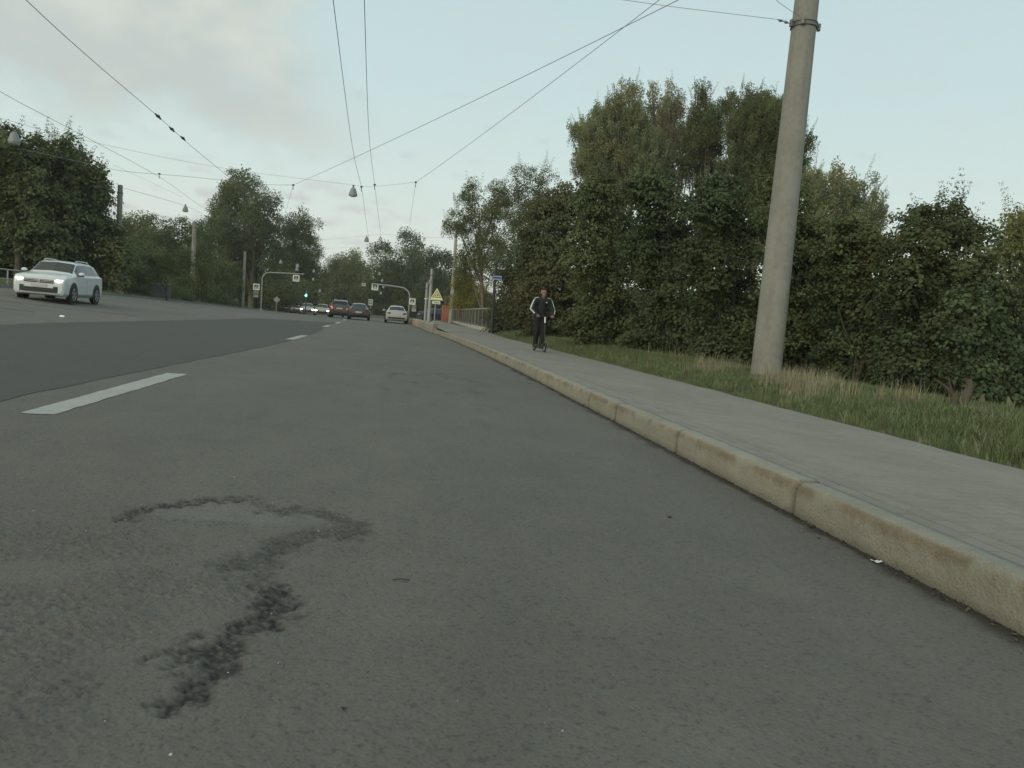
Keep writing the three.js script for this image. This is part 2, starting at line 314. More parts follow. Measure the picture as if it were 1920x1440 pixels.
// pavement
const paverT = (u, v) => { // 1.2 m tile, 20 x 10 cm blocks laid across, blurred joints
  const row = Math.floor(v * 12), x = u * 6 + (row % 2) * 0.5, fx = Math.abs((x % 1) - 0.5), fy = Math.abs((v * 12 % 1) - 0.5);
  return Math.max(ss(0.47, 0.5, fx), ss(0.44, 0.5, fy));
};
const paveMap = tex(1024, 1024, (u, v) => { const j = paverT(u, v) * (0.4 + 0.6 * tn(u, v, 15)), n = tn(u, v, 9) * 0.5 + tn(u, v, 40) * 0.3 + tn2(u, v, 200) * 0.2, g = tn2(u, v, 400) - 0.5, k = (0.94 + (n - 0.5) * 0.2 + g * 0.2) * (1 - 0.27 * j); return [k, k * 0.985, k * 0.93]; }, [1 / 1.2, 1 / 1.2]);
const paveBump = tex(1024, 1024, (u, v) => 0.7 - 0.5 * paverT(u, v) + (tn2(u, v, 300) - 0.5) * 0.3, [1 / 1.2, 1 / 1.2], false);
P.pave = S({ color: C(0.272, 0.258, 0.234), map: paveMap, bumpMap: paveBump, bumpScale: 0.004, roughness: 0.92, vertexColors: true });
P.block = S({ color: C(0.278, 0.265, 0.243), map: paveMap, bumpMap: paveBump, bumpScale: 0.002, roughness: 0.92 });
P.block2 = S({ color: C(0.25, 0.24, 0.222), map: paveMap, bumpMap: paveBump, bumpScale: 0.002, roughness: 0.92 });
{
  const edge = (z) => 4.76 + bend(z) * 0.6 + 0.03 * n2(z * 0.8, 44) + 0.015 * n2(z * 3, 9);
  const strip = (z) => (z < 0 && z > -12 ? 0.213 : 0.0);
  const zs = [6, 3, 1, ...range(0, -12, 90), ...range(-12.05, -46, 90), ...range(-48, -110, 30)], us = [0, 0.004, ...range(0.03, 1, 26)];
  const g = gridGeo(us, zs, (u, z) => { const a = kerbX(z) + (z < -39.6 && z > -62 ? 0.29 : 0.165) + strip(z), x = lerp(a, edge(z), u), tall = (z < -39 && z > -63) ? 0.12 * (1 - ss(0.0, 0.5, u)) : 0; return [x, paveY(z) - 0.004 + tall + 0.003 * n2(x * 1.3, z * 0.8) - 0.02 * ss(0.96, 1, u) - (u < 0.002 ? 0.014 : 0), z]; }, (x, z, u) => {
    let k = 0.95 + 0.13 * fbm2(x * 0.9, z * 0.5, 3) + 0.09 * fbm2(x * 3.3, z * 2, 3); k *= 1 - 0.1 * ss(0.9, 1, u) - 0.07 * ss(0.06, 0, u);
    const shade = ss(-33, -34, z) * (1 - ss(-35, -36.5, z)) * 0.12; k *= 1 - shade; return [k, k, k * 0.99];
  });
  const pav = struct('pavement', g, P.pave);
  // two rows of small setts along the back of the kerb, recessed joints
  const variants = [0, 1, 2].map((i) => new RoundedBoxGeometry(0.098, 0.06, 0.19 + i * 0.006, 1, 0.006));
  const base = gridGeo([0, 1], range(0, -12, 40), (u, z) => [kerbX(z) + 0.165 + u * 0.24, paveY(z) - 0.0095, z], () => [0.7, 0.7, 0.68]); part('joint_bed', base, P.pave, pav);
  for (let row = 0; row < 2; row++) for (let i = 0; i < 55; i++) {
    const z = -0.9 - i * 0.203 - row * 0.09; if (z < -11.9) break;
    const m = part('paving_block', variants[Math.floor(R() * 3)], R() < 0.65 ? P.block : P.block2, pav);
    m.position.set(kerbX(z) + 0.218 + row * 0.108, paveY(z) - 0.033 + (R() - 0.5) * 0.006, z); m.rotation.set((R() - 0.5) * 0.02, (R() - 0.5) * 0.03, (R() - 0.5) * 0.03);
  }
}
// left kerb line
struct('left_kerb', gridGeo([0, 1, 2, 3], range(-8, -120, 80), (i, z) => { const q = [[0.0, -0.1], [0.0, 0.1], [-0.03, 0.12], [-0.16, 0.12]][i], e = leftEdge(z); return [e + q[0], roadY(e, z) + q[1], z]; }), S({ color: C(0.16, 0.165, 0.15), roughness: 0.95 }));

// ------------------------------------------------------------------ grass
const blade = (h, w, bendy, n = 4) => gridGeo([-1, 1], range(0, 1, n), (u, v) => [u * w * (1 - v * 0.92) * 0.5, h * v * (1 - 0.15 * bendy * v), bendy * h * v * v * 0.6]);
function tuft(nb, h, w, spread, seed, lean) {
  const r = rng(seed), l = [];
  for (let i = 0; i < nb; i++) { const g = blade(h * (0.55 + 0.45 * r()), w * (0.7 + 0.6 * r()), lean * (0.3 + r())); g.rotateY(r() * 6.283); g.translate((r() - 0.5) * spread, -0.02, (r() - 0.5) * spread); l.push(g); }
  return merge(l);
}
const leafMat = (o = {}) => S({ color: C(1, 1, 1), roughness: 0.75, side: THREE.DoubleSide, ...o });
const M4 = new THREE.Matrix4(), Q = new THREE.Quaternion(), Q2 = new THREE.Quaternion(), UPV = V(0, 1, 0);
function scatter(name, geo, mat, n, place, parent = scene) {
  const rows = []; for (let i = 0; i < n; i++) { const p = place(i); if (p) rows.push(p); }
  const m = new THREE.InstancedMesh(geo, mat, rows.length); m.name = parent === scene ? numbered(name) : name; m.castShadow = m.receiveShadow = true;
  rows.forEach((p, i) => { M4.compose(p.p, p.q, p.s); m.setMatrixAt(i, M4); m.setColorAt(i, p.c); });
  m.userData.kind = 'stuff'; parent.add(m); return m;
}
{
  const green = () => { const k = 0.75 + R() * 0.5, y = R(); return C((0.11 + 0.06 * y) * k, (0.165 + 0.025 * y) * k, 0.07 * k); };
  const tan = () => { const k = 0.7 + R() * 0.6; return C(0.31 * k, 0.275 * k, 0.18 * k); };
  const mk = (x, y, z, s, h, c) => ({ p: V(x, y, z), q: new THREE.Quaternion().setFromAxisAngle(UPV, R() * 6.283), s: V(s, s * h, s), c });
  const dryAt = (x, z) => { let d = 0; for (const [cx, cz, rx, rz, k] of [[5.95, -13.7, 0.5, 0.9, 1], [6.1, -10.9, 0.7, 0.9, 1.1], [5.7, -9.7, 0.6, 0.6, 0.8], [6.3, -8.6, 0.4, 0.4, 0.6], [6.5, -7.6, 0.3, 0.5, 0.4]]) d = Math.max(d, k * (1 - ss(0.2, 1.15, Math.hypot((x - cx) / rx, (z - cz) / rz)))); return d * (0.75 + 0.5 * n2(x * 2.3, z * 2.3)); };
  tag(scatter('grass', tuft(14, 0.17, 0.008, 0.14, 3, 1.0), leafMat(), 16500, () => {
    const z = -3.5 - Math.pow(R(), 1.35) * 36, e = 4.74 + bend(z) * 0.6, x = e - 0.05 * R() + Math.pow(R(), 0.85) * 3.0; if (x > e + 2.9) return null;
    const near = ss(0, 0.5, x - e), s = (0.35 + 0.65 * near) * (0.75 + 0.6 * R()), c = R() < 0.05 + 0.5 * Math.max(0, dryAt(x, z)) ? tan() : green();
    return mk(x, vergeY(x, z) - 0.01, z, s, 1, c);
  }), 'short green grass with dry patches on the verge right of the pavement', 'grass');
  tag(scatter('dry_grass', tuft(9, 0.52, 0.008, 0.2, 9, 0.55), leafMat(), 1500, () => {
    const z = -7.5 - R() * 8, x = 5.2 + R() * 1.7; if (R() > 1.15 * dryAt(x, z) * ss(4.9, 6.0, x)) return null;
    return mk(x, vergeY(x, z) - 0.02, z, 0.45 + 0.6 * R(), 1, tan());
  }), 'tall dry straw coloured grass around the foot of the concrete pole', 'dry grass');
  tag(scatter('weeds', tuft(5, 0.5, 0.02, 0.1, 21, 0.8), leafMat(), 240, () => {
    const z = -5 - R() * 14, x = 6.2 + R() * 0.9; return mk(x, vergeY(x, z) - 0.02, z, 0.4 + 0.5 * R(), 1, R() < 0.45 ? tan() : green());
  }), 'ragged weeds along the back edge of the verge before the thicket', 'weeds');
  tag(scatter('grass', tuft(14, 0.22, 0.012, 0.2, 5, 0.9), leafMat(), 2600, () => {
    const z = -28 - R() * 62, e = leftEdge(z), x = e - 0.15 - R() * 6; return mk(x, leftY(x, z) - 0.01, z, 0.8 + 0.8 * R(), 1, green());
  }), 'green grass strip along the left edge of the road', 'grass');
}

// loose stones and sparse pale chips on the worn asphalt
tag(scatter('road_grit', new THREE.DodecahedronGeometry(0.0045, 0), leafMat(), 2600, (i) => {
  const z = -1.3 - Math.pow(R(), 1.5) * 9, x = -2.6 + R() * 4.9, r = worn(x, z), v = ravel(x, z); if (R() > 0.1 + 1.2 * r + 0.4 * v) return null;
  const s = 0.35 + 0.75 * R() * R() + 0.5 * r * R(), pale = R() < 0.22, k = pale ? 0.28 + 0.25 * R() : 0.05 + 0.09 * R(); return { p: V(x, roadY(x, z) - 0.012 * r + 0.001, z), q: new THREE.Quaternion().setFromEuler(new THREE.Euler(R() * 3, R() * 6, R() * 3)), s: V(s * 1.3, s * 0.8, s), c: C(k, k * 0.98, k * 0.9) };
}), 'loose stones and pale chips scattered on the worn asphalt', 'grit');
// leaf bits and grit swept against the kerb
tag(scatter('gutter_litter', gridGeo(range(-1, 1, 2), range(-1, 1, 2), (u, v) => [u * 0.011 * (1 - 0.5 * v * v), 0.004 + 0.004 * u * u + 0.002 * v, v * 0.016]), leafMat(), 1500, () => {
  const z = -1.2 - Math.pow(R(), 1.4) * 16, x = kerbX(z) - 0.004 - Math.pow(R(), 2.2) * (0.09 + 0.05 * n2(z * 1.3, 2)), s = 0.15 + 0.55 * R() * R() + 0.15 * R(), k = 0.7 + R(); return { p: V(x, 0.002, z), q: new THREE.Quaternion().setFromEuler(new THREE.Euler((R() - 0.5) * 0.5, R() * 6.28, (R() - 0.5) * 0.5)), s: V(s, s, s), c: C(0.07 * k, 0.062 * k, 0.045 * k) };
}), 'dark leaf bits and grit lying in the gutter along the kerb', 'litter');

// ------------------------------------------------------------------ trees
function kiteLeaves(list) { // list of [pos, dir, up, len, wid, fold]
  const p = [], idx = [];
  for (const [o, d, up, len, wid, fold] of list) {
    const side = new THREE.Vector3().crossVectors(d, up).normalize(), nn = new THREE.Vector3().crossVectors(side, d).normalize(), k = p.length / 3;
    const at = (a, s, h) => { const q = o.clone().addScaledVector(d, a * len).addScaledVector(side, s * wid).addScaledVector(nn, h); p.push(q.x, q.y, q.z); };
    at(0, 0, 0); at(0.42, -0.5, fold); at(1, 0, -fold * 0.6); at(0.42, 0.5, fold); idx.push(k, k + 2, k + 1, k, k + 3, k + 2);
  }
  const g = new THREE.BufferGeometry(); g.setAttribute('position', new THREE.Float32BufferAttribute(p, 3)); g.setIndex(idx); const h = g.toNonIndexed(); h.computeVertexNormals(); return h;
}
function cluster(kind, seed) { // unit clump, grows towards +y
  const r = rng(seed), L = [], s = (a = 1) => (r() - 0.5) * 2 * a;
  if (kind === 'broad') for (let i = 0; i < 15; i++) { const o = V(s(0.5), s(0.28), s(0.5)), d = V(o.x + s(0.5), -0.25 + s(0.35), o.z + s(0.5)).normalize(); L.push([o, d, V(s(0.45), 1, s(0.45)).normalize(), 0.26 + 0.12 * r(), 0.24 + 0.08 * r(), 0.02]); }
  if (kind === 'fine') for (let i = 0; i < 26; i++) { const o = V(s(0.5), s(0.4), s(0.5)), d = V(o.x + s(0.6), s(0.7), o.z + s(0.6)).normalize(); L.push([o, d, V(s(0.9), 0.7, s(0.9)).normalize(), 0.17 + 0.08 * r(), 0.12 + 0.05 * r(), 0.012]); }
  if (kind === 'upright') for (let i = 0; i < 26; i++) { const h = r(), a = r() * 6.283, w = 0.26 * (1 - h * 0.75), o = V(Math.cos(a) * w, h * 1.15 - 0.45, Math.sin(a) * w), d = V(Math.cos(a) * 0.8 + s(0.3), 0.75 + s(0.5), Math.sin(a) * 0.8 + s(0.3)).normalize(); L.push([o, d, V(Math.cos(a) + s(0.5), 0.8, Math.sin(a) + s(0.5)).normalize(), 0.17 + 0.07 * r(), 0.12 + 0.05 * r(), 0.012]); }
  return kiteLeaves(L);
}
const CL = { broad: [1, 2].map((i) => cluster('broad', i)), fine: [3, 4].map((i) => cluster('fine', i)), upright: [5, 6].map((i) => cluster('upright', i)) };
const TINT = { OLIVE: [0.15, 0.172, 0.072], DARK: [0.1, 0.129, 0.058], MD: [0.128, 0.157, 0.066], YELLOW: [0.25, 0.24, 0.06], BROWN: [0.128, 0.138, 0.064], PALEOLIVE: [0.265, 0.285, 0.15], PALEBROWN: [0.33, 0.315, 0.195], YELLOWOLIVE: [0.19, 0.2, 0.08] };
const OLIVE = 'OLIVE', DARK = 'DARK', MID = 'MD', YELLOW = 'YELLOW', BROWN = 'BROWN', PALEOLIVE = 'PALEOLIVE', PALEBROWN = 'PALEBROWN', YELLOWOLIVE = 'YELLOWOLIVE';
P.leaf = new THREE.MeshPhysicalMaterial({ color: C(1, 1, 1), roughness: 0.9, specularIntensity: 0.35, transmission: 0.3, thickness: 0, side: THREE.DoubleSide });
const barkTex = tex(256, 256, (u, v) => { const n = tn(u, v, 16) * 0.5 + tn(u, v * 0.5, 64) * 0.5, k = 0.6 + n * 0.7; return [k, k, k]; }, [1, 1]);
P.bark = S({ color: C(0.09, 0.08, 0.06), map: barkTex, roughness: 0.95 }); P.paleBark = S({ color: C(0.15, 0.13, 0.095), map: barkTex, roughness: 0.95 });
function limb(pts, r0, r1, seg = 7) {
  const c = new THREE.CatmullRomCurve3(pts), n = pts.length * 3, g = new THREE.TubeGeometry(c, n, 1, seg), p = g.attributes.position, q = V(0, 0, 0);
  for (let j = 0; j <= n; j++) { const ctr = c.getPointAt(j / n), r = lerp(r0, r1, j / n); for (let i = 0; i <= seg; i++) { const k = j * (seg + 1) + i; q.fromBufferAttribute(p, k).sub(ctr).multiplyScalar(r).add(ctr); p.setXYZ(k, q.x, q.y, q.z); } }
  g.computeVertexNormals(); return g;
}
let treeSeed = 40;
const LEAF_GAIN = 1.0;
function tree(name, label, group, [x, gy, z], top, r, kind, tint, s, dens, limbs, blobs) {
  const rr = rng(treeSeed += 17), t = thing(name, label, name === 'shrub' ? 'bush' : 'tree', [x, gy, z], 0, group), b = blobs.map((q) => [q[0] - x, q[1] - gy, q[2] - z, q[3], q[4], q[5]]);
  const cx = b.reduce((a, q) => a + q[0], 0) / b.length, cz = b.reduce((a, q) => a + q[2], 0) / b.length, H = top - gy, j = (a) => (rr() - 0.5) * 2 * a;
  const stem = [V(0, -0.3, 0), V(cx * 0.15 + j(0.1), H * 0.25, cz * 0.15 + j(0.1)), V(cx * 0.6 + j(0.2), H * 0.55, cz * 0.6 + j(0.2)), V(cx + j(0.2), H * 0.85, cz + j(0.2))];
  const sc = new THREE.CatmullRomCurve3(stem), gs = [limb(stem, r, r * 0.25)];
  for (const q of b) for (let k = 0; k < limbs; k++) {
    const h0 = clamp((q[1] - q[4]) / H * (0.55 + 0.2 * rr()), 0.12, 0.75), a = sc.getPoint(h0), e = V(q[0] + j(q[3] * 0.6), q[1] + q[4] * (0.1 + 0.6 * rr()), q[2] + j(q[5] * 0.6)), m = a.clone().lerp(e, 0.5).add(V(j(0.2), -0.1 * H * 0.2, j(0.2)));
    gs.push(limb([a, m, e], r * 0.32, r * 0.06, 5));
  }
  part('trunk', merge(gs), /poplar|birch/.test(name) ? P.paleBark : P.bark, t);
  const geo = CL[kind][Math.floor(rr() * 2)], T = TINT[tint], rows = [], dir = V(0, 0, 0), tot = b.map((q) => (q[3] * q[4] + q[4] * q[5] + q[3] * q[5]) / 3 * 12.57);
  const off = rr() * 100, fr = 0.55 / s;
  const put = (p, up, sz, boost = 1) => {
    Q.setFromUnitVectors(UPV, up); Q2.setFromAxisAngle(UPV, rr() * 6.283);
    const tone = boost * (0.88 + 0.24 * rr()) * (1 + 0.24 * n3(p.x * 0.5 / s + off, p.y * 0.5 / s, p.z * 0.5 / s)), hue = (rr() - 0.5) * 0.22 + 0.12 * n3(p.x * 0.3, p.y * 0.3 + off, p.z * 0.3);
    rows.push({ p, q: Q.clone().multiply(Q2), s: V(sz, sz, sz), c: C(T[0] * tone * (1 + hue), T[1] * tone, T[2] * tone * (1 - hue * 0.5)) });
  };
  const unit = () => { do dir.set(j(1), j(1), j(1)); while (dir.lengthSq() > 1 || dir.lengthSq() < 0.01); return dir.normalize(); };
  const shell = (q, bi, ra) => { const lump = 1 + 0.2 * n3(dir.x * 2.1 + off + bi * 7, dir.y * 2.1, dir.z * 2.1) + 0.12 * n3(dir.x * 5 + off, dir.y * 5 + bi, dir.z * 5); return V(q[0] + dir.x * q[3] * ra * lump, q[1] + dir.y * q[4] * ra * lump, q[2] + dir.z * q[5] * ra * lump); };
  const upright = kind === 'upright', spread = upright ? [0.42, 0.8, 0.42] : kind === 'broad' ? [0.95, 0.34, 0.95] : [0.7, 0.5, 0.7];
  b.forEach((q, bi) => {
    const n = Math.round(tot[bi] / (s * s) * 4.2 * dens), nIn = Math.round(n * 0.38), per = 11, nSpray = Math.round((n - nIn) / per);
    for (let i = 0; i < nIn; i++) { // loose inner foliage
      unit(); const p = shell(q, bi, 0.35 + 0.6 * rr()); if (p.y < 0.15 || n3(p.x * fr + off, p.y * fr, p.z * fr) < -0.4 - 0.2 * dens + 0.2) continue;
      put(p, V(dir.x * 0.6 + j(0.5), 0.7 + j(0.3), dir.z * 0.6 + j(0.5)).normalize(), s * (0.8 + 0.5 * rr()));
    }
    for (let k = 0; k < nSpray; k++) { // sprays of leaves at the twig ends
      unit(); const ctr = shell(q, bi, 0.8 + 0.24 * rr()); if (ctr.y < 0.2 || n3(ctr.x * fr + off, ctr.y * fr, ctr.z * fr) < -0.55) continue;
      const out = V(dir.x, dir.y * 0.5, dir.z), size = s * (0.85 + 0.5 * rr()), bo = 0.72 + 0.6 * rr() * rr() + 0.1 * rr();
      for (let i = 0; i < per; i++) {
        const gx = (rr() + rr() - 1), gy = (rr() + rr() - 1), gz = (rr() + rr() - 1), p = V(ctr.x + gx * size * spread[0] * 1.5, ctr.y + gy * size * spread[1] * 1.5 - (upright ? 0 : (gx * gx + gz * gz) * size * 0.5), ctr.z + gz * size * spread[2] * 1.5);
        const up = upright ? V(out.x * 0.4 + j(0.25), 1, out.z * 0.4 + j(0.25)).normalize() : V(out.x * 0.5 + gx * 0.6 + j(0.25), 0.85 + j(0.2), out.z * 0.5 + gz * 0.6 + j(0.25)).normalize();
        put(p, up, s * (0.62 + 0.4 * rr()), bo);
      }
    }
    if (s < 0.8 && q[1] + q[4] > H * 0.55) for (let k = 0; k < (upright ? 2 + tot[bi] / (s * s) * 0.025 : 2 + tot[bi] / (s * s) * (kind === 'broad' && s > 0.4 ? 0.035 : 0.016)); k++) { // shoots that stand out of the outline
      unit(); dir.y = Math.abs(dir.y) * 0.8 + 0.25; dir.normalize(); const st = shell(q, bi, 0.95), ln = s * (1.1 + 1.3 * rr()), d = V(dir.x * 0.55 + j(0.15), 0.9, dir.z * 0.55 + j(0.15)).normalize(), m = 5;
      for (let i = 0; i <= m; i++) put(st.clone().addScaledVector(d, ln * i / m), V(d.x + j(0.2), d.y, d.z + j(0.2)).normalize(), s * (0.62 - 0.34 * i / m), 1);
    }
  });
  scatter('crown', geo, P.leaf, rows.length, (i) => rows[i], t);
  return t;
}
// ------------------------------------------------------------------ poles and wires
const cA = aniso(51, 5, 30), cB = aniso(52, 24, 160), cC = aniso(53, 90, 512), cD = aniso(54, 10, 7);
const concTex = tex(256, 1536, (u, v) => { const n = cA(u, v) * 0.4 + cB(u, v) * 0.35 + cC(u, v) * 0.25, st = ss(0.62, 0.85, cD(u, v)), k = 0.9 + (n - 0.5) * 0.4 - 0.1 * st; return [k * (1.01 + 0.02 * st), k, k * 0.96]; }, [1, 1]);
P.conc = S({ color: C(0.275, 0.275, 0.252), map: concTex, bumpMap: concTex, bumpScale: 0.0025, roughness: 0.9 });
P.concPale = S({ color: C(0.4, 0.39, 0.34), map: concTex, roughness: 0.9 });
P.steel = S({ color: C(0.16, 0.165, 0.155), roughness: 0.55, metalness: 0.3 });
P.galv = S({ color: C(0.34, 0.35, 0.34), roughness: 0.5, metalness: 0.3 });
P.wire = S({ color: C(0.2, 0.21, 0.21), roughness: 0.7 });
P.dark = S({ color: C(0.03, 0.032, 0.03), roughness: 0.6 });
P.white = S({ color: C(0.72, 0.73, 0.7), roughness: 0.5 });
P.lampGrey = S({ color: C(0.25, 0.26, 0.25), roughness: 0.5, metalness: 0.2 });
P.diffuser = S({ color: C(0.75, 0.75, 0.7), roughness: 0.35 });
{
  const t = thing('concrete_pole', 'thick grey concrete tram pole standing in the verge grass', 'pole', [6.37, 0.15, -12.36]);
  const g = new THREE.CylinderGeometry(0.17, 0.262, 10, 40, 40, false); g.translate(0, 4.8, 0);
  { const p = g.attributes.position; for (let i = 0; i < p.count; i++) { const y = p.getY(i), a = Math.atan2(p.getZ(i), p.getX(i)), k = 1 + 0.004 * n3(Math.cos(a) * 2, y * 1.2, Math.sin(a) * 2); p.setX(i, p.getX(i) * k + y * 0.018); p.setZ(i, p.getZ(i) * k - y * 0.02); } g.computeVertexNormals(); }
  part('shaft', g, P.conc, t);
  const ax = (y) => [y * 0.018, y, -y * 0.02], rAt = (y) => lerp(0.262, 0.17, (y + 0.2) / 10);
  const y = 6.25, [ox, , oz] = ax(y), rr = rAt(y) + 0.012;
  const band = part('clamp_band', [new THREE.TorusGeometry(rr, 0.011, 8, 40).rotateX(Math.PI / 2).translate(ox, y + 0.035, oz), new THREE.TorusGeometry(rr, 0.011, 8, 40).rotateX(Math.PI / 2).translate(ox, y - 0.035, oz), new THREE.CylinderGeometry(rr - 0.002, rr - 0.002, 0.06, 40, 1, true).translate(ox, y, oz)], P.steel, t);
  for (const a of [2.95, 2.15, 0.1]) part('bolt', [bx(0.05, 0.12, 0.06, 0.045, 0, 0, 0.008).rotateY(-a).translate(ox - 0 + rr * Math.cos(a), y, oz + rr * Math.sin(a))], P.steel, band);
  part('turnbuckle', [rod([ox - rr - 0.03, y, oz + 0.02], [ox - rr - 0.3, y + 0.025, oz + 0.05], 0.008), ball(0.022, ox - rr - 0.13, y + 0.008, oz + 0.03, 1.6), ball(0.02, ox - rr - 0.24, y + 0.018, oz + 0.04, 1.6)], P.steel, t);
  const y2 = 8.1; part('clamp_band', [new THREE.CylinderGeometry(rAt(y2) + 0.012, rAt(y2) + 0.012, 0.08, 32).translate(ax(y2)[0], y2, ax(y2)[2])], P.steel, t);
  part('mark_stud', [ball(0.014, 0.2 + 4.9 * 0.018, 4.9, -4.9 * 0.02 + 0.02)], P.steel, t);
}
const WG = 'overhead tram and lamp wires above the road';
function wire(label, pts, r, sag = 0) {
  let q = pts; if (pts.length === 2) { const [a, b] = pts; q = range(0, 1, 8).map((t) => [lerp(a[0], b[0], t), lerp(a[1], b[1], t) - sag * 4 * t * (1 - t), lerp(a[2], b[2], t)]); }
  const m = part('overhead_wire', tube(q, r * 0.6, Math.max(24, q.length * 6), 6), P.wire, scene); return tag(m, label, 'wire', WG);
}
const HOOK = [6.12, 6.43, -12.43];
wire('span wire leading left from the turnbuckle on the concrete pole', [HOOK, [3.1, 6.27, -12.15], [-4, 6.15, -11.4], [-18, 6.6, -10]], 0.0065);
wire('short stay wire rising left from the clamp band of the concrete pole', [[6.32, 6.46, -12.3], [5.57, 6.44 + 0.03, -11.8], [-0.1, 6.9, -6.4]], 0.0065);
const J1 = [-6.24, 7.32, -42.1], J2 = [0.23, 7.95, -41.2];
wire('long diagonal span wire from the left junction up to the concrete pole', [J1, [6.45, 7.95, -12.6]], 0.014, 0.12);
wire('right diagonal span wire from the right junction up to the concrete pole', [J2, [6.45, 8.85, -12.6]], 0.013, 0.12);
wire('level span wire from the left junction across to the tall pole on the left', [J1, [-7.7, 7.29, -42.6], [-12.0, 7.35, -42.9], [-15.2, 7.36, -43.2], [-17.6, 7.8, -44.6], [-22, 8.6, -47]], 0.014);
wire('thin span wire from the right junction through the lamp far to the left', [J2, [-2.28, 7.53, -41.52], [-3.28, 7.57, -41.68], [-10.8, 8.03, -42.9], [-16.2, 7.95, -37.6], [-18.3, 8.2, -36.2]], 0.01);
wire('thin wire falling from the left junction towards the next support', [J1, [-9.4, 7.8, -60]], 0.011);
wire('thin wire falling from the right junction towards the next support', [J2, [0.02, 7.6, -61.5]], 0.011);
wire('left one of the pair of tram wires running ahead over the lane', [[-1.35, 7.3, -6], [-1.83, 7.36, -16.57], [-2.5, 7.5, -33.5], [-2.62, 7.44, -41.4], [-3.11, 7.48, -56], [-3.6, 7.65, -70.1], [-4.0, 7.55, -82]], 0.014);
wire('right one of the pair of tram wires running ahead over the lane', [[-0.75, 7.3, -6], [-1.19, 7.4, -16.47], [-1.7, 7.55, -30], [-1.93, 7.62, -41.4], [-2.2, 7.66, -56], [-2.48, 7.85, -70], [-2.75, 7.7, -82]], 0.014);
const wE = wire('tram wire with black insulators on the left above the road', [[-7.4, 7.3, -8], [-8.9, 7.45, -19.2], [-9.42, 7.55, -30.1], [-9.6, 7.6, -33], [-9.7, 7.62, -34.6], [-10.0, 7.7, -45.0]], 0.016);
for (const p of [[-9.45, 7.6, -30.2], [-9.6, 7.63, -32.4], [-9.68, 7.67, -34.2]]) part('insulator', [rod([p[0] + 0.02, p[1] - 0.03, p[2] + 0.35], [p[0] - 0.02, p[1] - 0.03, p[2] - 0.35], 0.035), ball(0.07, p[0], p[1] - 0.02, p[2], 1, 0.8, 1.6)], P.dark, wE);
wire('far left tram wire running down behind the tall poplar', [[-12.6, 7.2, -16], [-13.7, 7.33, -27.6], [-14.0, 7.5, -34.2], [-13.5, 7.3, -43.3], [-14.6, 7.38, -56.2], [-15.7, 7.6, -76]], 0.015);
wire('lamp wire from the tall left pole to the small hanging lamp', [[-18.8, 7.75, -52.9], [-17.2, 7.9, -62.0], [-17.4, 7.95, -70.4]], 0.016, 0);
wire('faint thin wire above the lamp wire on the left', [[-15.6, 7.6, -43.0], [-15.9, 7.9, -56.6]], 0.008);
wire('far cross wire carrying the second hanging lamp', [[-8.34, 7.0, -72.5], [-3.62, 7.62, -70.1], [-2.48, 7.85, -70], [0.0, 7.8, -69.7], [4.6, 8.2, -71]], 0.011);
wire('farthest cross wire carrying the small third hanging lamp', [[-9, 7.3, -86], [-3.9, 7.55, -82], [-2.8, 7.55, -82], [4.4, 7.9, -83]], 0.011);
wire('near left wire carrying the big lamp by the trees', [[-22, 8.0, -38.5], [-17.9, 7.85, -37.7], [-16.2, 7.95, -37.6]], 0.012);
for (const [x, y, z] of [J1, J2, [-2.62, 7.46, -41.4], [-1.93, 7.64, -41.4], [-13.3, 7.36, -43.0]]) { const c = part('wire_clamp', [ball(0.05, x, y, z, 1.4, 1, 1), rod([x, y, z], [x, y - 0.25, z], 0.014)], P.dark, scene); tag(c, { '-6.24': 'small dark clamp at the left wire junction', '0.23': 'small dark clamp at the right wire junction', '-2.62': 'small dark clamp on the left tram wire beside the hanging lamp', '-1.93': 'small dark clamp on the right tram wire near the hanging lamp', '-13.3': 'small dark clamp where the left tram wire crosses a span wire' }[String(x)], 'wire clamp'); }

function bellLamp(label, [x, y, z], s = 1, group = 'bell shaped street lamps hung on wires') {
  const t = thing('hanging_street_lamp', label, 'street lamp', [x, y, z], 0, group);
  const prof = [[0.0, 0.02], [0.05, 0.01], [0.09, -0.03], [0.13, -0.08], [0.17, -0.2], [0.215, -0.36], [0.225, -0.4], [0.215, -0.415]].map(([a, b]) => new THREE.Vector2(a * s, b * s)).reverse();
  part('lamp_shade', [new THREE.LatheGeometry(prof, 24)], P.lampGrey, t);
  part('diffuser', [ball(0.2 * s, 0, -0.41 * s, 0, 1, 0.35, 1)], P.diffuser, t);
  part('hanger', [rod([0, 0, 0], [0, 0.12 * s, 0], 0.02 * s), bx(0.14 * s, 0.03 * s, 0.05 * s, 0, 0.1 * s, 0), bx(0.08 * s, 0.05 * s, 0.06 * s, 0, 0.03 * s, 0)], P.dark, t);
  return t;
}
bellLamp('bell shaped lamp hanging nearest above the road beside the tram wires', [-3.05, 7.42, -41.6], 1.05);
bellLamp('second smaller looking bell lamp hanging above the road', [-3.72, 7.5, -70.1], 1);
bellLamp('third pale bell lamp just above the trees at the far end of the tram wires', [-3.8, 7.5, -82], 0.9);
bellLamp('small bell lamp on the left wire between the tall pole and the poplar', [-17.05, 7.86, -61.5], 1);
bellLamp('big bell lamp against the cloud at the far left edge above the trees', [-17.97, 7.85, -37.8], 1.15);
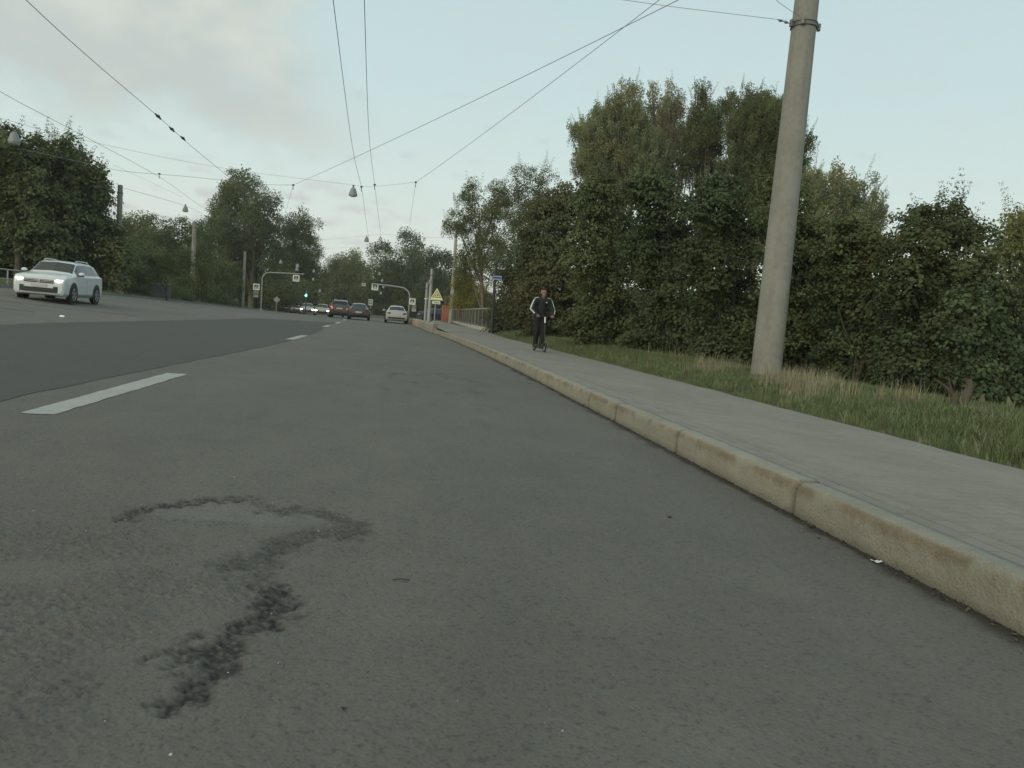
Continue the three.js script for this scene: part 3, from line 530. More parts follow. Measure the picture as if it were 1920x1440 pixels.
{
  const lab = ['farthest left white lamp dot before the dark poplar', 'upper white lamp dot of the pair right of the dark poplar', 'lower white lamp dot of the pair right of the dark poplar', 'white lamp dot at the right rim of the poplar foliage', 'white lamp dot below the poplar rim', 'upper white lamp dot above the right arched sign mast', 'middle white lamp dot above the right arched sign mast', 'white lamp dot right behind the right arched mast', 'lowest white lamp dot under the right arched mast', 'white lamp dot above the green traffic light'];
  [[-14.21, 5.82, -89.17], [-12.28, 5.53, -88.8], [-12.73, 5.27, -91.76], [-10.36, 5.0, -88.2], [-10.22, 4.02, -86.8], [-3.06, 5.4, -90.16], [-2.77, 4.7, -92.1], [-2.62, 3.97, -93.03], [-2.94, 3.25, -95.2], [-10.06, 2.92, -92.48]].forEach((p, i) => bellLamp(lab[i], p, i < 3 ? 0.95 : 0.75, 'distant lamps over the far road'));
}
function pole(label, x, z, y0, y1, r0, r1, mat = P.conc, group = 'tram and lamp poles along the road') {
  const t = thing('street_pole', label, 'pole', [x, y0 - 0.2, z], 0, group), H = y1 - y0 + 0.2;
  part('shaft', cyl(r0, r1, H, 0, 0, 0, 20), mat, t); part('cap', cyl(r1 * 1.06, r1 * 0.9, 0.06, 0, H + 0.002, 0, 16), P.steel, t);
  part('clamp_band', cyl(r1 * 1.25, r1 * 1.25, 0.1, 0, H - 0.5, 0, 16), P.steel, t); return t;
}
pole('tall grey pole at the left between the big tree and the rounded tree', -18.6, -52.5, 0.73, 7.75, 0.19, 0.15);
pole('grey pole wrapped by leaves in the middle of the left trees', -18.6, -70.0, 0.43, 7.45, 0.22, 0.17);
pole('thin pale pole top showing above the left trees', -26.6, -90.5, 0.4, 7.55, 0.12, 0.11, P.concPale);
{ const t = pole('grey pole with thicker middle just left of the left arched sign mast', -17.1, -84, 0.0, 6.1, 0.15, 0.13); part('clamp_band', cyl(0.19, 0.19, 0.4, 0, 2.1, 0), P.steel, t); }
pole('short grey pole left of the camera pole beyond the tall kerb', 1.73, -60.6, 0.3, 3.41, 0.11, 0.1, P.galv);
{
  const t = pole('grey pole with small cameras beside the children warning sign', 1.9, -56.6, 0.3, 4.3, 0.16, 0.1, P.galv);
  part('camera_arm', [rod([0, 2.0, 0], [-0.32, 1.98, 0.1], 0.025), bx(0.16, 0.09, 0.1, -0.36, 1.97, 0.12, 0.02)], P.white, t); part('camera_box', [bx(0.14, 0.3, 0.12, -0.12, 3.25, 0.1, 0.02)], P.galv, t);
}
pole('pale mottled pole half hidden by leaves above the bridge railing', 4.15, -66.6, 0.2, 8.3, 0.19, 0.12, P.concPale);

// ------------------------------------------------------------------ signs
function canvasTex(w, h, draw) { const c = document.createElement('canvas'); c.width = w; c.height = h; const x = c.getContext('2d'); draw(x, w, h); const t = new THREE.CanvasTexture(c); t.colorSpace = THREE.SRGBColorSpace; return t; }
const walkT = canvasTex(256, 256, (c, w, h) => {
  c.fillStyle = '#dfe3d6'; c.fillRect(0, 0, w, h); c.fillStyle = '#1b2f55'; c.fillRect(48, 44, 160, 168); c.fillStyle = '#e8ebe4'; c.beginPath(); c.moveTo(128, 60); c.lineTo(200, 204); c.lineTo(56, 204); c.closePath(); c.fill();
  c.strokeStyle = c.fillStyle = '#15181c'; c.lineCap = 'round'; c.lineWidth = 13; c.beginPath(); c.arc(130, 98, 10, 0, 7); c.fill();
  c.beginPath(); c.moveTo(128, 112); c.lineTo(126, 148); c.lineTo(106, 184); c.moveTo(126, 148); c.lineTo(150, 184); c.moveTo(128, 118); c.lineTo(106, 142); c.moveTo(128, 118); c.lineTo(150, 138); c.stroke(); c.lineWidth = 7; c.beginPath(); for (let i = 0; i < 5; i++) { c.moveTo(78 + i * 24, 194); c.lineTo(90 + i * 24, 194); } c.stroke();
});
const kidsT = canvasTex(256, 256, (c, w, h) => {
  const tri = (k, f) => { c.fillStyle = f; c.beginPath(); c.moveTo(128, 128 - 128 * k + 20 * (1 - k)); c.lineTo(128 + 128 * k, 128 + 100 * k + 20 * (1 - k)); c.lineTo(128 - 128 * k, 128 + 100 * k + 20 * (1 - k)); c.closePath(); c.fill(); };
  c.fillStyle = '#e6e79a'; c.fillRect(0, 0, w, h); tri(0.72, '#7d4a3c'); tri(0.53, '#d9dcd0'); c.strokeStyle = c.fillStyle = '#1a1c1c'; c.lineCap = 'round'; c.lineWidth = 8;
  for (const [x, s] of [[112, 1], [146, 0.85]]) { c.beginPath(); c.arc(x, 132 - 12 * s, 7 * s, 0, 7); c.fill(); c.beginPath(); c.moveTo(x, 134); c.lineTo(x - 2, 156); c.lineTo(x - 16 * s, 178); c.moveTo(x - 2, 156); c.lineTo(x + 15 * s, 172); c.moveTo(x, 138); c.lineTo(x + 16 * s, 148); c.moveTo(x, 138); c.lineTo(x - 14 * s, 150); c.stroke(); }
});
const plateT = (txt, bg = '#d9dccf', fg = '#20242a') => canvasTex(256, 96, (c, w, h) => { c.fillStyle = fg; c.fillRect(0, 0, w, h); c.fillStyle = bg; c.fillRect(8, 8, w - 16, h - 16); c.fillStyle = fg; c.font = 'bold 60px sans-serif'; c.textAlign = 'center'; c.textBaseline = 'middle'; c.fillText(txt, w / 2, h / 2 + 4); });
const P150 = S({ map: plateT('150 м'), roughness: 0.5 });
P.signBack = S({ color: C(0.26, 0.27, 0.26), roughness: 0.5, metalness: 0.4 });
P.walk = S({ map: walkT, roughness: 0.45 }); P.kids = S({ map: kidsT, roughness: 0.45 });
P.plateGrey = S({ color: C(0.2, 0.2, 0.19), roughness: 0.7 }); P.plateLines = S({ map: canvasTex(128, 64, (c, w, h) => { c.fillStyle = '#b9bcb4'; c.fillRect(0, 0, w, h); c.fillStyle = '#3c4044'; for (let i = 0; i < 3; i++) c.fillRect(16, 12 + i * 15, 96, 7); }), roughness: 0.6 });
function panel(name, w, h, [x, y, z], face, parent, th = 0.02) { // face looks to +z
  const b = part(name, new RoundedBoxGeometry(w, h, th, 1, 0.006).translate(x, y, z), P.signBack, parent); const f = part('sign_face', new THREE.PlaneGeometry(w * 0.985, h * 0.985).translate(x, y, z + th / 2 + 0.003), face, b); return b;
}
const SQ = 'pedestrian crossing signs on the arched masts';
function gantry(label, [x, y, z], H, reach, side) {
  const t = thing('sign_mast', label, 'sign mast', [x, y, z], 0, 'arched sign masts over the road'), r = 0.75, q = [];
  q.push([0, -0.2, 0], [0, 0.8, 0], [0, H - r, 0]); for (let i = 1; i <= 6; i++) { const a = i / 6 * Math.PI / 2; q.push([side * (r - r * Math.cos(a)), H - r + r * Math.sin(a), 0]); }
  q.push([side * reach * 0.55, H + 0.06, 0.15], [side * reach, H + 0.1, 0.3]);
  part('mast', tube(q, 0.06, 60, 10), P.galv, t); part('base_flange', cyl(0.14, 0.12, 0.3, 0, -0.2, 0), P.galv, t); return t;
}
gantry('left arched grey sign mast reaching right over the road', [-14.75, 0.1, -81.4], 3.9, 4.25, 1);
gantry('right arched grey sign mast beside the silver car reaching left', [0.42, -0.05, -62.9], 3.02, 3.15, -1);
function square(label, p, s) { const t = thing('crossing_sign', label, 'road sign', p, 0, SQ); panel('board', s, s, [0, 0, 0], P.walk, t); part('bracket', bx(0.06, 0.2, 0.06, 0, s * 0.42, -0.045), P.steel, t); return t; }
square('square pedestrian crossing sign hanging from the end of the left arched mast', [-11.0, 3.55, -79.0], 0.66);
square('square pedestrian crossing sign on the left side of the left arched mast', [-15.28, 2.42, -81.3], 0.66);
square('square pedestrian crossing sign hanging from the end of the right arched mast', [-2.46, 2.86, -63.3], 0.56);
square('square pedestrian crossing sign on the right side of the right arched mast', [0.66, 1.88, -62.75], 0.52);
{ const t = thing('sign_plate', 'two small grey plates under the crossing sign on the left mast', 'sign plate', [-15.3, 1.75, -81.3]); part('board', bx(0.55, 0.4, 0.02, 0, 0.1, 0), P.plateGrey, t); panel('board', 0.46, 0.24, [0, -0.28, 0], P.plateLines, t); part('bracket', bx(0.5, 0.05, 0.05, 0.28, 0, -0.04), P.steel, t); }
{ const t = thing('sign_plate', 'grey plates under the crossing sign on the right mast', 'sign plate', [0.82, 1.42, -62.75]); part('board', bx(0.36, 0.36, 0.02, 0, 0.06, 0), P.plateGrey, t); panel('board', 0.36, 0.22, [0, -0.24, 0], P.plateLines, t); part('bracket', bx(0.45, 0.05, 0.05, -0.2, 0, -0.04), P.steel, t); }
{
  const t = thing('warning_sign', 'yellow edged triangular children warning sign with distance plate on thin post', 'road sign', [2.17, 0.3, -52.5]);
  part('post', [cyl(0.035, 0.035, 2.1, -0.02, -0.15, -0.05, 10)], P.galv, t);
  const sh = new THREE.Shape(); [[-0.44, -0.37], [0.44, -0.37], [0, 0.42]].forEach(([a, b], i) => (i ? sh.lineTo(a, b) : sh.moveTo(a, b)));
  const eg = new THREE.ExtrudeGeometry(sh, { depth: 0.02, bevelEnabled: true, bevelSize: 0.03, bevelThickness: 0.004, bevelSegments: 2 }); eg.translate(0.03, 2.05, 0); const bd = part('board', eg, S({ color: C(0.62, 0.6, 0.26), roughness: 0.5 }), t);
  const fg = new THREE.ShapeGeometry(sh); { const p = fg.attributes.position, u = fg.attributes.uv; for (let i = 0; i < p.count; i++) u.setXY(i, (p.getX(i) + 0.44) / 0.88, (p.getY(i) + 0.37) / 0.79); } fg.translate(0.03, 2.05, 0.028); part('sign_face', fg, P.kids, bd);
  panel('distance_plate', 0.6, 0.26, [0.03, 1.5, 0.01], P150, t);
}
{
  const t = thing('street_name_post', 'dark post with a small blue street name plate at the railing end', 'street sign', [4.36, 0.25, -36.95]);
  part('post', [cyl(0.075, 0.06, 3.5, 0, -0.1, 0, 14)], P.dark, t); part('cap', ball(0.075, 0, 3.42, 0, 1, 0.6, 1), P.dark, t);
  panel('name_plate', 0.44, 0.2, [0.1, 2.76, 0.08], S({ map: canvasTex(256, 112, (c, w, h) => { c.fillStyle = '#8ea0c0'; c.fillRect(0, 0, w, h); c.fillStyle = '#22365f'; c.fillRect(14, 36, w - 28, 42); c.fillStyle = '#5f74a0'; for (let i = 0; i < 9; i++) c.fillRect(26 + i * 23, 48 + (i % 3) * 3, 14, 14); }), roughness: 0.5 }), t);
}
function backSign(name, label, p, kind, H) {
  const t = thing(name, label, 'road sign', p); part('post', cyl(0.035, 0.035, H + 0.4, 0, -0.3, -0.03, 8), P.galv, t);
  const g = kind === 'diamond' ? bx(0.62, 0.62, 0.02).rotateZ(Math.PI / 4).translate(0, H, 0) : kind === 'round' ? new THREE.CylinderGeometry(0.33, 0.33, 0.02, 24).rotateX(Math.PI / 2).translate(0, H, 0) : bx(0.5, 0.75, 0.02, 0, H, 0); part('board', g, kind === 'rect' ? P.plateLines : P.signBack, t); return t;
}
backSign('diamond_sign', 'grey back of a diamond shaped road sign on a post left of the oncoming cars', [-16.0, -0.2, -98.7], 'diamond', 1.5);
backSign('round_sign', 'small grey round sign low beside the left road edge', [-17.0, 0.15, -79.6], 'round', 0.6);
backSign('road_sign', 'small white road sign behind the dark saloon', [-4.0, -0.3, -92], 'rect', 2.1);
backSign('round_sign', 'grey round sign between the dark saloon and the silver car', [-1.6, -0.3, -92], 'round', 0.95);
{ const t = thing('lane_sign', 'small white rectangular sign hanging left of the right arched mast', 'road sign', [-5.2, 4.0, -97]); panel('board', 0.5, 0.38, [0, 0, 0], P.plateLines, t); part('hanger', rod([0, 0.19, 0], [0, 3.4, 0], 0.012), P.wire, t); }
{
  const t = thing('traffic_light', 'distant traffic light showing green among the dark trees', 'traffic light', [-11.93, -0.62, -95]);
  part('post', cyl(0.07, 0.06, 2.6, 0, 0, 0), P.dark, t); part('housing', bx(0.34, 0.95, 0.22, 0, 2.95, 0.05, 0.04), P.dark, t);
  part('green_lamp', ball(0.13, 0, 2.68, 0.16, 1, 1, 0.35), S({ color: C(0.1, 0.6, 0.5), emissive: C(0.35, 1, 0.8), emissiveIntensity: 1.6 }), t); for (const y of [2.95, 3.22]) part('lamp_lens', ball(0.12, 0, y, 0.16, 1, 1, 0.3), S({ color: C(0.04, 0.03, 0.03), roughness: 0.3 }), t);
  const gl = new THREE.PointLight(new THREE.Color(0.35, 1, 0.8), 1.2, 15); gl.position.set(-11.93, 2.06, -94.65); gl.castShadow = true; scene.add(gl);
}

// ------------------------------------------------------------------ railings, kiosk, cabinets
{
  const t = thing('bridge_railing', 'brown topped metal railing with dark green bars along the bridge pavement', 'railing', [0, 0, 0]);
  const top = S({ color: C(0.24, 0.2, 0.13), roughness: 0.6 }), bar = S({ color: C(0.055, 0.07, 0.06), roughness: 0.55 }), tan = S({ color: C(0.27, 0.22, 0.14), roughness: 0.7 });
  const X = (z) => lerp(4.4, 4.6, ss(-37, -72, z)), Y = (z) => paveY(z) - 0.02, zs = []; for (let z = -37.4; z > -73; z -= 2.3) zs.push(z);
  part('plinth', [gridGeo([0, 1, 2], range(-37.2, -73, 20), (i, z) => [X(z) + [-0.18, -0.16, 0.3][i], Y(z) + [-0.05, 0.16, 0.16][i], z])], P.concPale, t);
  for (let i = 0; i < zs.length; i++) part('post', bx(0.09, 1.06, 0.09, X(zs[i]), Y(zs[i]) + 0.62, zs[i]), tan, t);
  part('handrail', tube(range(-37.3, -72.6, 16).map((z) => [X(z), Y(z) + 1.18, z]), 0.055, 40, 8), top, t); part('lower_rail', tube(range(-37.3, -72.6, 16).map((z) => [X(z), Y(z) + 0.28, z]), 0.03, 40, 6), bar, t);
  const bg = bx(0.03, 0.86, 0.03); let n = 0; for (let z = -37.5; z > -72 && n < 290; z -= 0.14, n++) { const m = part('baluster', bg, bar, t); m.position.set(X(z), Y(z) + 0.72, z); }
}
{
  const t = thing('kiosk', 'orange red panelled kiosk behind the pale pole and railing', 'kiosk', [4.9, 0.2, -78.6]);
  const red = S({ color: C(0.34, 0.12, 0.065), roughness: 0.7 });
  part('wall', bx(1.9, 1.8, 1.5, 0, 0.9, 0, 0.02), red, t); part('roof', bx(2.1, 0.1, 1.7, 0, 1.86, 0, 0.02), P.dark, t); for (const x of [-0.47, 0.47]) part('panel', bx(0.82, 1.3, 0.03, x, 0.95, 0.765, 0.008), red, t); part('door', bx(0.3, 1.3, 0.04, 0, 0.75, 0.77), P.plateGrey, t);
}
{
  const t = thing('metal_railing', 'pale metal railing on the far left behind the white car', 'railing', [0, 0, 0]);
  const pts = [[-22.5, -33], [-18.3, -36.2], [-18.2, -41], [-18.3, -46]], c = new THREE.CatmullRomCurve3(pts.map(([x, z]) => V(x, 0, z))), on = (u, y) => { const p = c.getPoint(u); return [p.x, leftY(p.x, p.z) + y, p.z]; };
  part('handrail', tube(range(0, 1, 10).map((u) => on(u, 0.72)), 0.03, 40, 8), P.galv, t); part('lower_rail', tube(range(0, 1, 10).map((u) => on(u, 0.3)), 0.02, 40, 8), P.galv, t);
  for (let i = 0; i <= 7; i++) { const [x, y, z] = on(i / 7, 0); part('post', cyl(0.035, 0.035, 0.85, x, y - 0.12, z, 8), P.galv, t); }
}
{
  const t = thing('utility_cabinet', 'grey metal utility cabinet under the small trees on the left', 'cabinet', [-18.42, 0.62, -60.61], 0.25); const gm = S({ color: C(0.13, 0.14, 0.145), roughness: 0.5 });
  part('body', bx(1.4, 1.1, 0.8, 0, 0.55, 0, 0.02), gm, t); part('roof', bx(1.5, 0.07, 0.9, 0, 1.14, 0, 0.01), P.galv, t); for (const x of [-0.4, 0.4]) { const d = part('door', bx(0.62, 0.95, 0.03, x * .85, 0.54, 0.41, 0.008), gm, t); part('handle', bx(0.03, 0.16, 0.03, x * .85 + 0.25 * Math.sign(-x), 0.56, 0.44), P.dark, d); }
}
{
  const t = thing('mesh_fence', 'dull green metal fence beneath the trees left of the cabinet', 'fence', [0, 0, 0]), gm = S({ color: C(0.06, 0.075, 0.06), roughness: 0.7 });
  const a = [-21.2, -57], b = [-24.6, -72]; for (let i = 0; i < 6; i++) { const u0 = i / 6, u1 = (i + 0.97) / 6, p = (u) => { const x = lerp(a[0], b[0], u), z = lerp(a[1], b[1], u); return [x, leftY(x, z), z]; }, q0 = p(u0), q1 = p(u1); part('post', cyl(0.04, 0.04, 1.3, q0[0], q0[1] - 0.1, q0[2], 8), gm, t);
    const bars = []; for (let k = 0; k < 16; k++) { const q = p(lerp(u0, u1, (k + 0.5) / 16)); bars.push(bx(0.1, 1.0, 0.015, 0, 0.55, 0).rotateY(1.35).translate(...q)); } for (const g of bars) part('slat', g, gm, t); part('rail', [rod([q0[0], q0[1] + 0.95, q0[2]], [q1[0], q1[1] + 0.95, q1[2]], 0.03), rod([q0[0], q0[1] + 0.2, q0[2]], [q1[0], q1[1] + 0.2, q1[2]], 0.03)], gm, t); }
}
{ const t = thing('marker_post', 'short white marker post under the left trees', 'post', [-20.37, 0.45, -74.1]); part('shaft', cyl(0.06, 0.05, 0.62, 0, -0.05, 0, 10), P.white, t); part('cap', ball(0.07, 0, 0.58, 0, 1, 0.6, 1), P.steel, t); }
{ const t = thing('concrete_stub', 'pale concrete stub at the foot of the tall left pole', 'post', [-18.2, 0.7, -51.9]); part('shaft', bx(0.3, 0.9, 0.26, 0, 0.35, 0, 0.02), P.concPale, t); part('cap', bx(0.34, 0.06, 0.3, 0, 0.83, 0, 0.01), P.conc, t); }
tag(part('road_stud', [ball(0.06, -10.28, roadY(-10.28, -24.6) + 0.02, -24.6, 1.2, 0.5, 1)], S({ color: C(0.85, 0.86, 0.84), roughness: 0.2, emissive: C(1, 1, 0.95), emissiveIntensity: 0.25 }), scene), 'small bright white stud on the edge of the dark asphalt lane', 'road stud');
{
  const g = gridGeo(range(-1, 1, 6), range(-1, 1, 5), (u, v) => [2.34 + u * 0.02 + v * 0.006, 0.006 + 0.006 * Math.abs(u + 0.3 * v) + 0.003 * Math.sin(v * 4), -3.24 + v * 0.011]); tag(part('paper_scrap', g, S({ color: C(0.7, 0.7, 0.68), roughness: 0.7, side: THREE.DoubleSide }), scene), 'tiny white crumpled paper scrap in the gutter by the kerb', 'litter');
  tag(part('twig', [tube([[0.02, 0.006, -2.86], [0.05, 0.008, -2.867], [0.085, 0.006, -2.862]], 0.0022, 10, 5)], P.dark, scene), 'thin dark twig lying on the asphalt right of the pothole', 'twig');
  tag(part('dry_leaf', gridGeo(range(-1, 1, 4), range(-1, 1, 4), (u, v) => [-0.092 + u * 0.009 * (1 - v * v * 0.8), 0.004 + 0.004 * u * u + 0.002 * v, -1.905 + v * 0.006]), S({ color: C(0.03, 0.025, 0.02), roughness: 0.9, side: THREE.DoubleSide }), scene), 'tiny dark dry leaf on the asphalt at the bottom of the picture', 'leaf');
  tag(part('pebble', [ball(0.009, 1.55, 0.006, -3.95, 1, 0.7, 1.2)], P.dark, scene), 'tiny dark pebble on the lane near the kerb', 'pebble');
}
{ // dead stalks and a broken stump at the back of the verge
  const x = 6.75, z = -8.35, y = vergeY(x, z); const t = thing('dead_stump', 'broken grey stump with dead stalks at the back of the verge', 'stump', [x, y, z]); const wood = S({ color: C(0.1, 0.09, 0.07), map: barkTex, roughness: 0.95 });
  part('stump', limb([V(0.2, -0.1, 0), V(0.21, 0.12, 0), V(0.25, 0.3, 0.02), V(0.22, 0.4, 0.02)], 0.1, 0.035), wood, t); part('broken_branch', [limb([V(0.12, 0.05, 0), V(-0.05, 0.26, 0.03), V(-0.24, 0.38, 0)], 0.035, 0.008), limb([V(0.1, 0.08, 0), V(0.0, 0.3, 0), V(-0.04, 0.42, 0)], 0.03, 0.006)], S({ color: C(0.1, 0.065, 0.05), roughness: 0.95 }), t);
  for (let i = 0; i < 7; i++) { const a = -0.5 + i * 0.22; part('dead_leaf', gridGeo([-1, 0, 1], range(0, 1, 5), (u, v) => [a + u * 0.045 * Math.sin(v * 3.1), 0.02 + v * (0.16 + 0.12 * ((i * 37) % 5) / 5) - 0.01 * u * u, 0.1 + 0.1 * v * ((i % 3) - 1)]), S({ color: C(0.15, 0.14, 0.085), roughness: 0.9, side: THREE.DoubleSide }), t); }
}

// ------------------------------------------------------------------ cars
P.tyre = S({ color: C(0.018, 0.018, 0.018), roughness: 0.85 }); P.rim = S({ color: C(0.32, 0.33, 0.34), roughness: 0.35, metalness: 0.7 }); P.glass = S({ color: C(0.018, 0.022, 0.024), roughness: 0.06 }); P.trim = S({ color: C(0.02, 0.021, 0.02), roughness: 0.6 }); P.chrome = S({ color: C(0.6, 0.61, 0.6), roughness: 0.25, metalness: 0.8 });
P.plate = S({ color: C(0.5, 0.5, 0.48), roughness: 0.5 });
P.headOn = S({ color: C(0.8, 0.8, 0.8), emissive: C(1, 0.98, 0.9), emissiveIntensity: 2.2, roughness: 0.2 }); P.headFar = S({ color: C(0.8, 0.8, 0.75), emissive: C(1, 0.94, 0.78), emissiveIntensity: 9, roughness: 0.2 }); P.headOff = S({ color: C(0.4, 0.42, 0.42), roughness: 0.15 });
P.tailOn = S({ color: C(0.5, 0.06, 0.04), emissive: C(1, 0.17, 0.1), emissiveIntensity: 0.9, roughness: 0.25 }); P.tailOff = S({ color: C(0.16, 0.02, 0.02), roughness: 0.25 });
const SHAPES = {
  suv: { L: 4.5, wheel: 0.355, ax: [0.9, 3.58], rows: [[0, .36, .70, .73, .80, .62], [.012, .28, .86, .90, .87, .72], [.05, .24, .97, 1.0, .90, .78], [.14, .24, 1.03, 1.07, .92, .78], [.235, .24, 1.07, 1.12, .92, .76], [.265, .24, 1.08, 1.17, .92, .75], [.40, .24, 1.08, 1.57, .92, .66], [.45, .24, 1.08, 1.615, .92, .655], [.6, .24, 1.09, 1.64, .92, .655], [.8, .24, 1.11, 1.625, .92, .65], [.905, .26, 1.13, 1.57, .915, .63], [.965, .30, 1.12, 1.17, .90, .74], [.988, .34, 1.0, 1.04, .88, .76], [1, .42, .85, .9, .83, .72]], ws: [.272, .392], rw: [.912, .958], sw: [[.315, .52], [.535, .73], [.745, .895]], grilleY: .79, lampY: .84 },
  sedan: { L: 4.6, wheel: 0.315, ax: [0.9, 3.6], rows: [[0, .36, .58, .6, .76, .6], [.012, .24, .70, .73, .83, .68], [.06, .2, .80, .83, .87, .74], [.15, .2, .86, .89, .88, .74], [.27, .2, .90, .93, .88, .72], [.3, .2, .91, .97, .88, .70], [.44, .2, .92, 1.37, .88, .56], [.5, .2, .92, 1.41, .88, .555], [.62, .2, .92, 1.41, .88, .555], [.72, .2, .93, 1.36, .88, .55], [.85, .2, .95, 1.01, .88, .68], [.9, .2, .96, .99, .88, .72], [.985, .28, .94, .97, .85, .72], [1, .38, .8, .84, .8, .68]], ws: [.308, .43], rw: [.735, .838], sw: [[.355, .52], [.535, .70]], grilleY: .62, lampY: .67 },
};
function makeCar(name, label, { shape, paint, lights, rear, rail, cladding, rimMat = P.rim }, pos, turn, group) {
  const s = SHAPES[shape], L = s.L, rows = s.rows, t = thing(name, label, 'car', pos, turn, group);
  const row = (u) => { let k = 0; while (k < rows.length - 2 && rows[k + 1][0] < u) k++; const a = rows[k], b = rows[k + 1], f = clamp((u - a[0]) / (b[0] - a[0])); return a.map((v, i) => lerp(v, b[i], f)); };
  const pt = (u, q) => { // q 0..8 around the half section, from the middle of the floor up the side to the middle of the roof
    const [, y0, yb, yt, w, wt] = row(u), K = [[0, y0 + .02], [w * .9, y0], [w * .985, y0 + .1], [w, lerp(y0, yb, .55)], [w * .985, yb - .03], [w * .95, yb], [lerp(wt, w * .9, clamp((.12 - (yt - yb)) / .12)), Math.max(yb + .005, yt - .05)], [wt * .86, yt], [0, yt + .035]];
    const k = Math.min(7, Math.floor(q)), f = q - k; return [lerp(K[k][0], K[k + 1][0], f), lerp(K[k][1], K[k + 1][1], f), L / 2 - u * L];
  };
  const patch = (u0, u1, q0, q1, side, off, nu = 10, nq = 8) => gridGeo(range(u0, u1, nu), range(q0, q1, nq), (u, q) => {
    const p = V(...pt(u, q)), e = 0.004, a = V(...pt(clamp(u + e), q)).sub(V(...pt(clamp(u - e), q))), b = V(...pt(u, Math.min(8, q + 0.05))).sub(V(...pt(u, Math.max(0, q - 0.05)))), n = b.cross(a).normalize(); if (n.x < 0 || (n.y < -0.3 && q > 3)) n.negate(); if (q > 6.5 && n.y < 0) n.negate();
    p.addScaledVector(n, off); return [p.x * side, p.y, p.z];
  });
  const us = [...new Set([...rows.map((r) => r[0]), ...range(0, 1, 44)])].sort((a, b) => a - b);
  const bodyGs = [1, -1].map((sd) => gridGeo(us, range(0, 8, 40), (u, q) => { const p = pt(u, q); return [p[0] * sd, p[1], p[2]]; }));
  for (const [u, s2] of [[0, 1], [1, -1]]) { const pts = []; for (const q of range(0, 8, 24)) pts.push(pt(u, q)); const sh = new THREE.Shape([...pts.map((p) => new THREE.Vector2(p[0], p[1])), ...pts.slice().reverse().map((p) => new THREE.Vector2(-p[0], p[1]))]); const g = new THREE.ShapeGeometry(sh); g.translate(0, 0, L / 2 - u * L); if (s2 < 0) g.index.array.reverse(); g.computeVertexNormals(); bodyGs.push(g); }
  part('body', toCreasedNormals(merge(bodyGs), 0.6), paint, t);
  part('windscreen', [1, -1].map((d) => patch(s.ws[0], s.ws[1], 6.25, 8, d, 0.008)), P.glass, t); part('rear_window', [1, -1].map((d) => patch(s.rw[0], s.rw[1], 6.35, 8, d, 0.008)), P.glass, t);
  for (const d of [1, -1]) for (const [a, b] of s.sw) part('side_window', patch(a, b, 5.12, 5.93, d, 0.008, 8, 3), P.glass, t);
  const zf = (x) => { const e = Math.max(0, Math.abs(x) - .5) / .42; return L / 2 + .016 - .14 * e * e; };
  const front = (x0, x1, y0, y1, out = 0, sag = 0) => gridGeo(range(x0, x1, 16), [y1, (y0 + y1) / 2, y0], (x, y) => [x, y - sag * x * x, zf(x) + out + (y > s.grilleY ? -(y - s.grilleY) * .25 : 0)]);
  const back = (x0, x1, y0, y1, out = 0) => gridGeo(range(x0, x1, 12), [y0, y1], (x, y) => [x, y, -(L / 2 + .016 + out) + .1 * Math.pow(Math.max(0, Math.abs(x) - .5) / .42, 2) + Math.max(0, y - .85) * .22]);
  const gy = s.grilleY, ly = s.lampY, hi = shape === 'suv';
  part('grille', front(-.5, .5, gy - .07, gy + .06, .004), P.trim, t); for (const k of [-.03, .025]) part('chrome_bar', front(-.5, .5, gy + k, gy + k + .014, .014), P.chrome, t);
  part('lower_grille', [front(-.78, .78, .37, .54, .002), front(-.84, -.5, .37, .6, .003), front(.5, .84, .37, .6, .003)], P.trim, t); part('chin_strip', front(-.82, .82, .31, .35, .012), hi ? P.galv : P.trim, t);
  part('front_plate', front(-.26, .26, .575, .69, .016), P.plate, t);
  for (const d of [1, -1]) {
    part('headlight', [ball(.11, d * .66, ly - .02, zf(.66) - .02, 1.2, .5, .5), ball(.05, d * .76, ly, zf(.76) - .02, 1.2, .8, .8)], lights === 'far' ? P.headFar : lights ? P.headOn : P.headOff, t);
    part('tail_light', hi ? [back(d * .62, d * .86, .82, 1.06, .012)] : [back(d * .5, d * .82, .74, .88, .012)], rear ? P.tailOn : P.tailOff, t);
    const zm = L / 2 - L * (s.sw[0][0] - .01), ym = row(s.sw[0][0])[2] + .09, mir = part('wing_mirror', [ball(.1, d * 1.02, ym, zm, 1.15, .75, .6)], paint, t); part('mirror_arm', [rod([d * .86, ym - .07, zm], [d * .98, ym - .03, zm], .03), bx(.2, .05, .1, d * 1.0, ym - .075, zm)], P.trim, mir);
    if (rail) part('roof_rail', tube([.44, .47, .6, .75, .8].map((u, i) => { const p = pt(u, 7); return [d * p[0], p[1] + (i % 4 ? .055 : .01), p[2]]; }), .022, 24, 6), P.chrome, t);
    if (cladding) part('sill', patch(.26, .77, 1.2, 2.1, d, .02, 10, 4), P.galv, t);
    part('door_seam', [patch(.525, .529, 2.2, 5, d, .003, 1, 10), patch(.33, .76, 4.3, 4.45, d, .003, 16, 1)], P.trim, t);
    for (const u of [.5, .7]) part('door_handle', [bx(.025, .025, .16, d * .925, row(u)[2] - .1, L / 2 - u * L, .008)], paint, t);
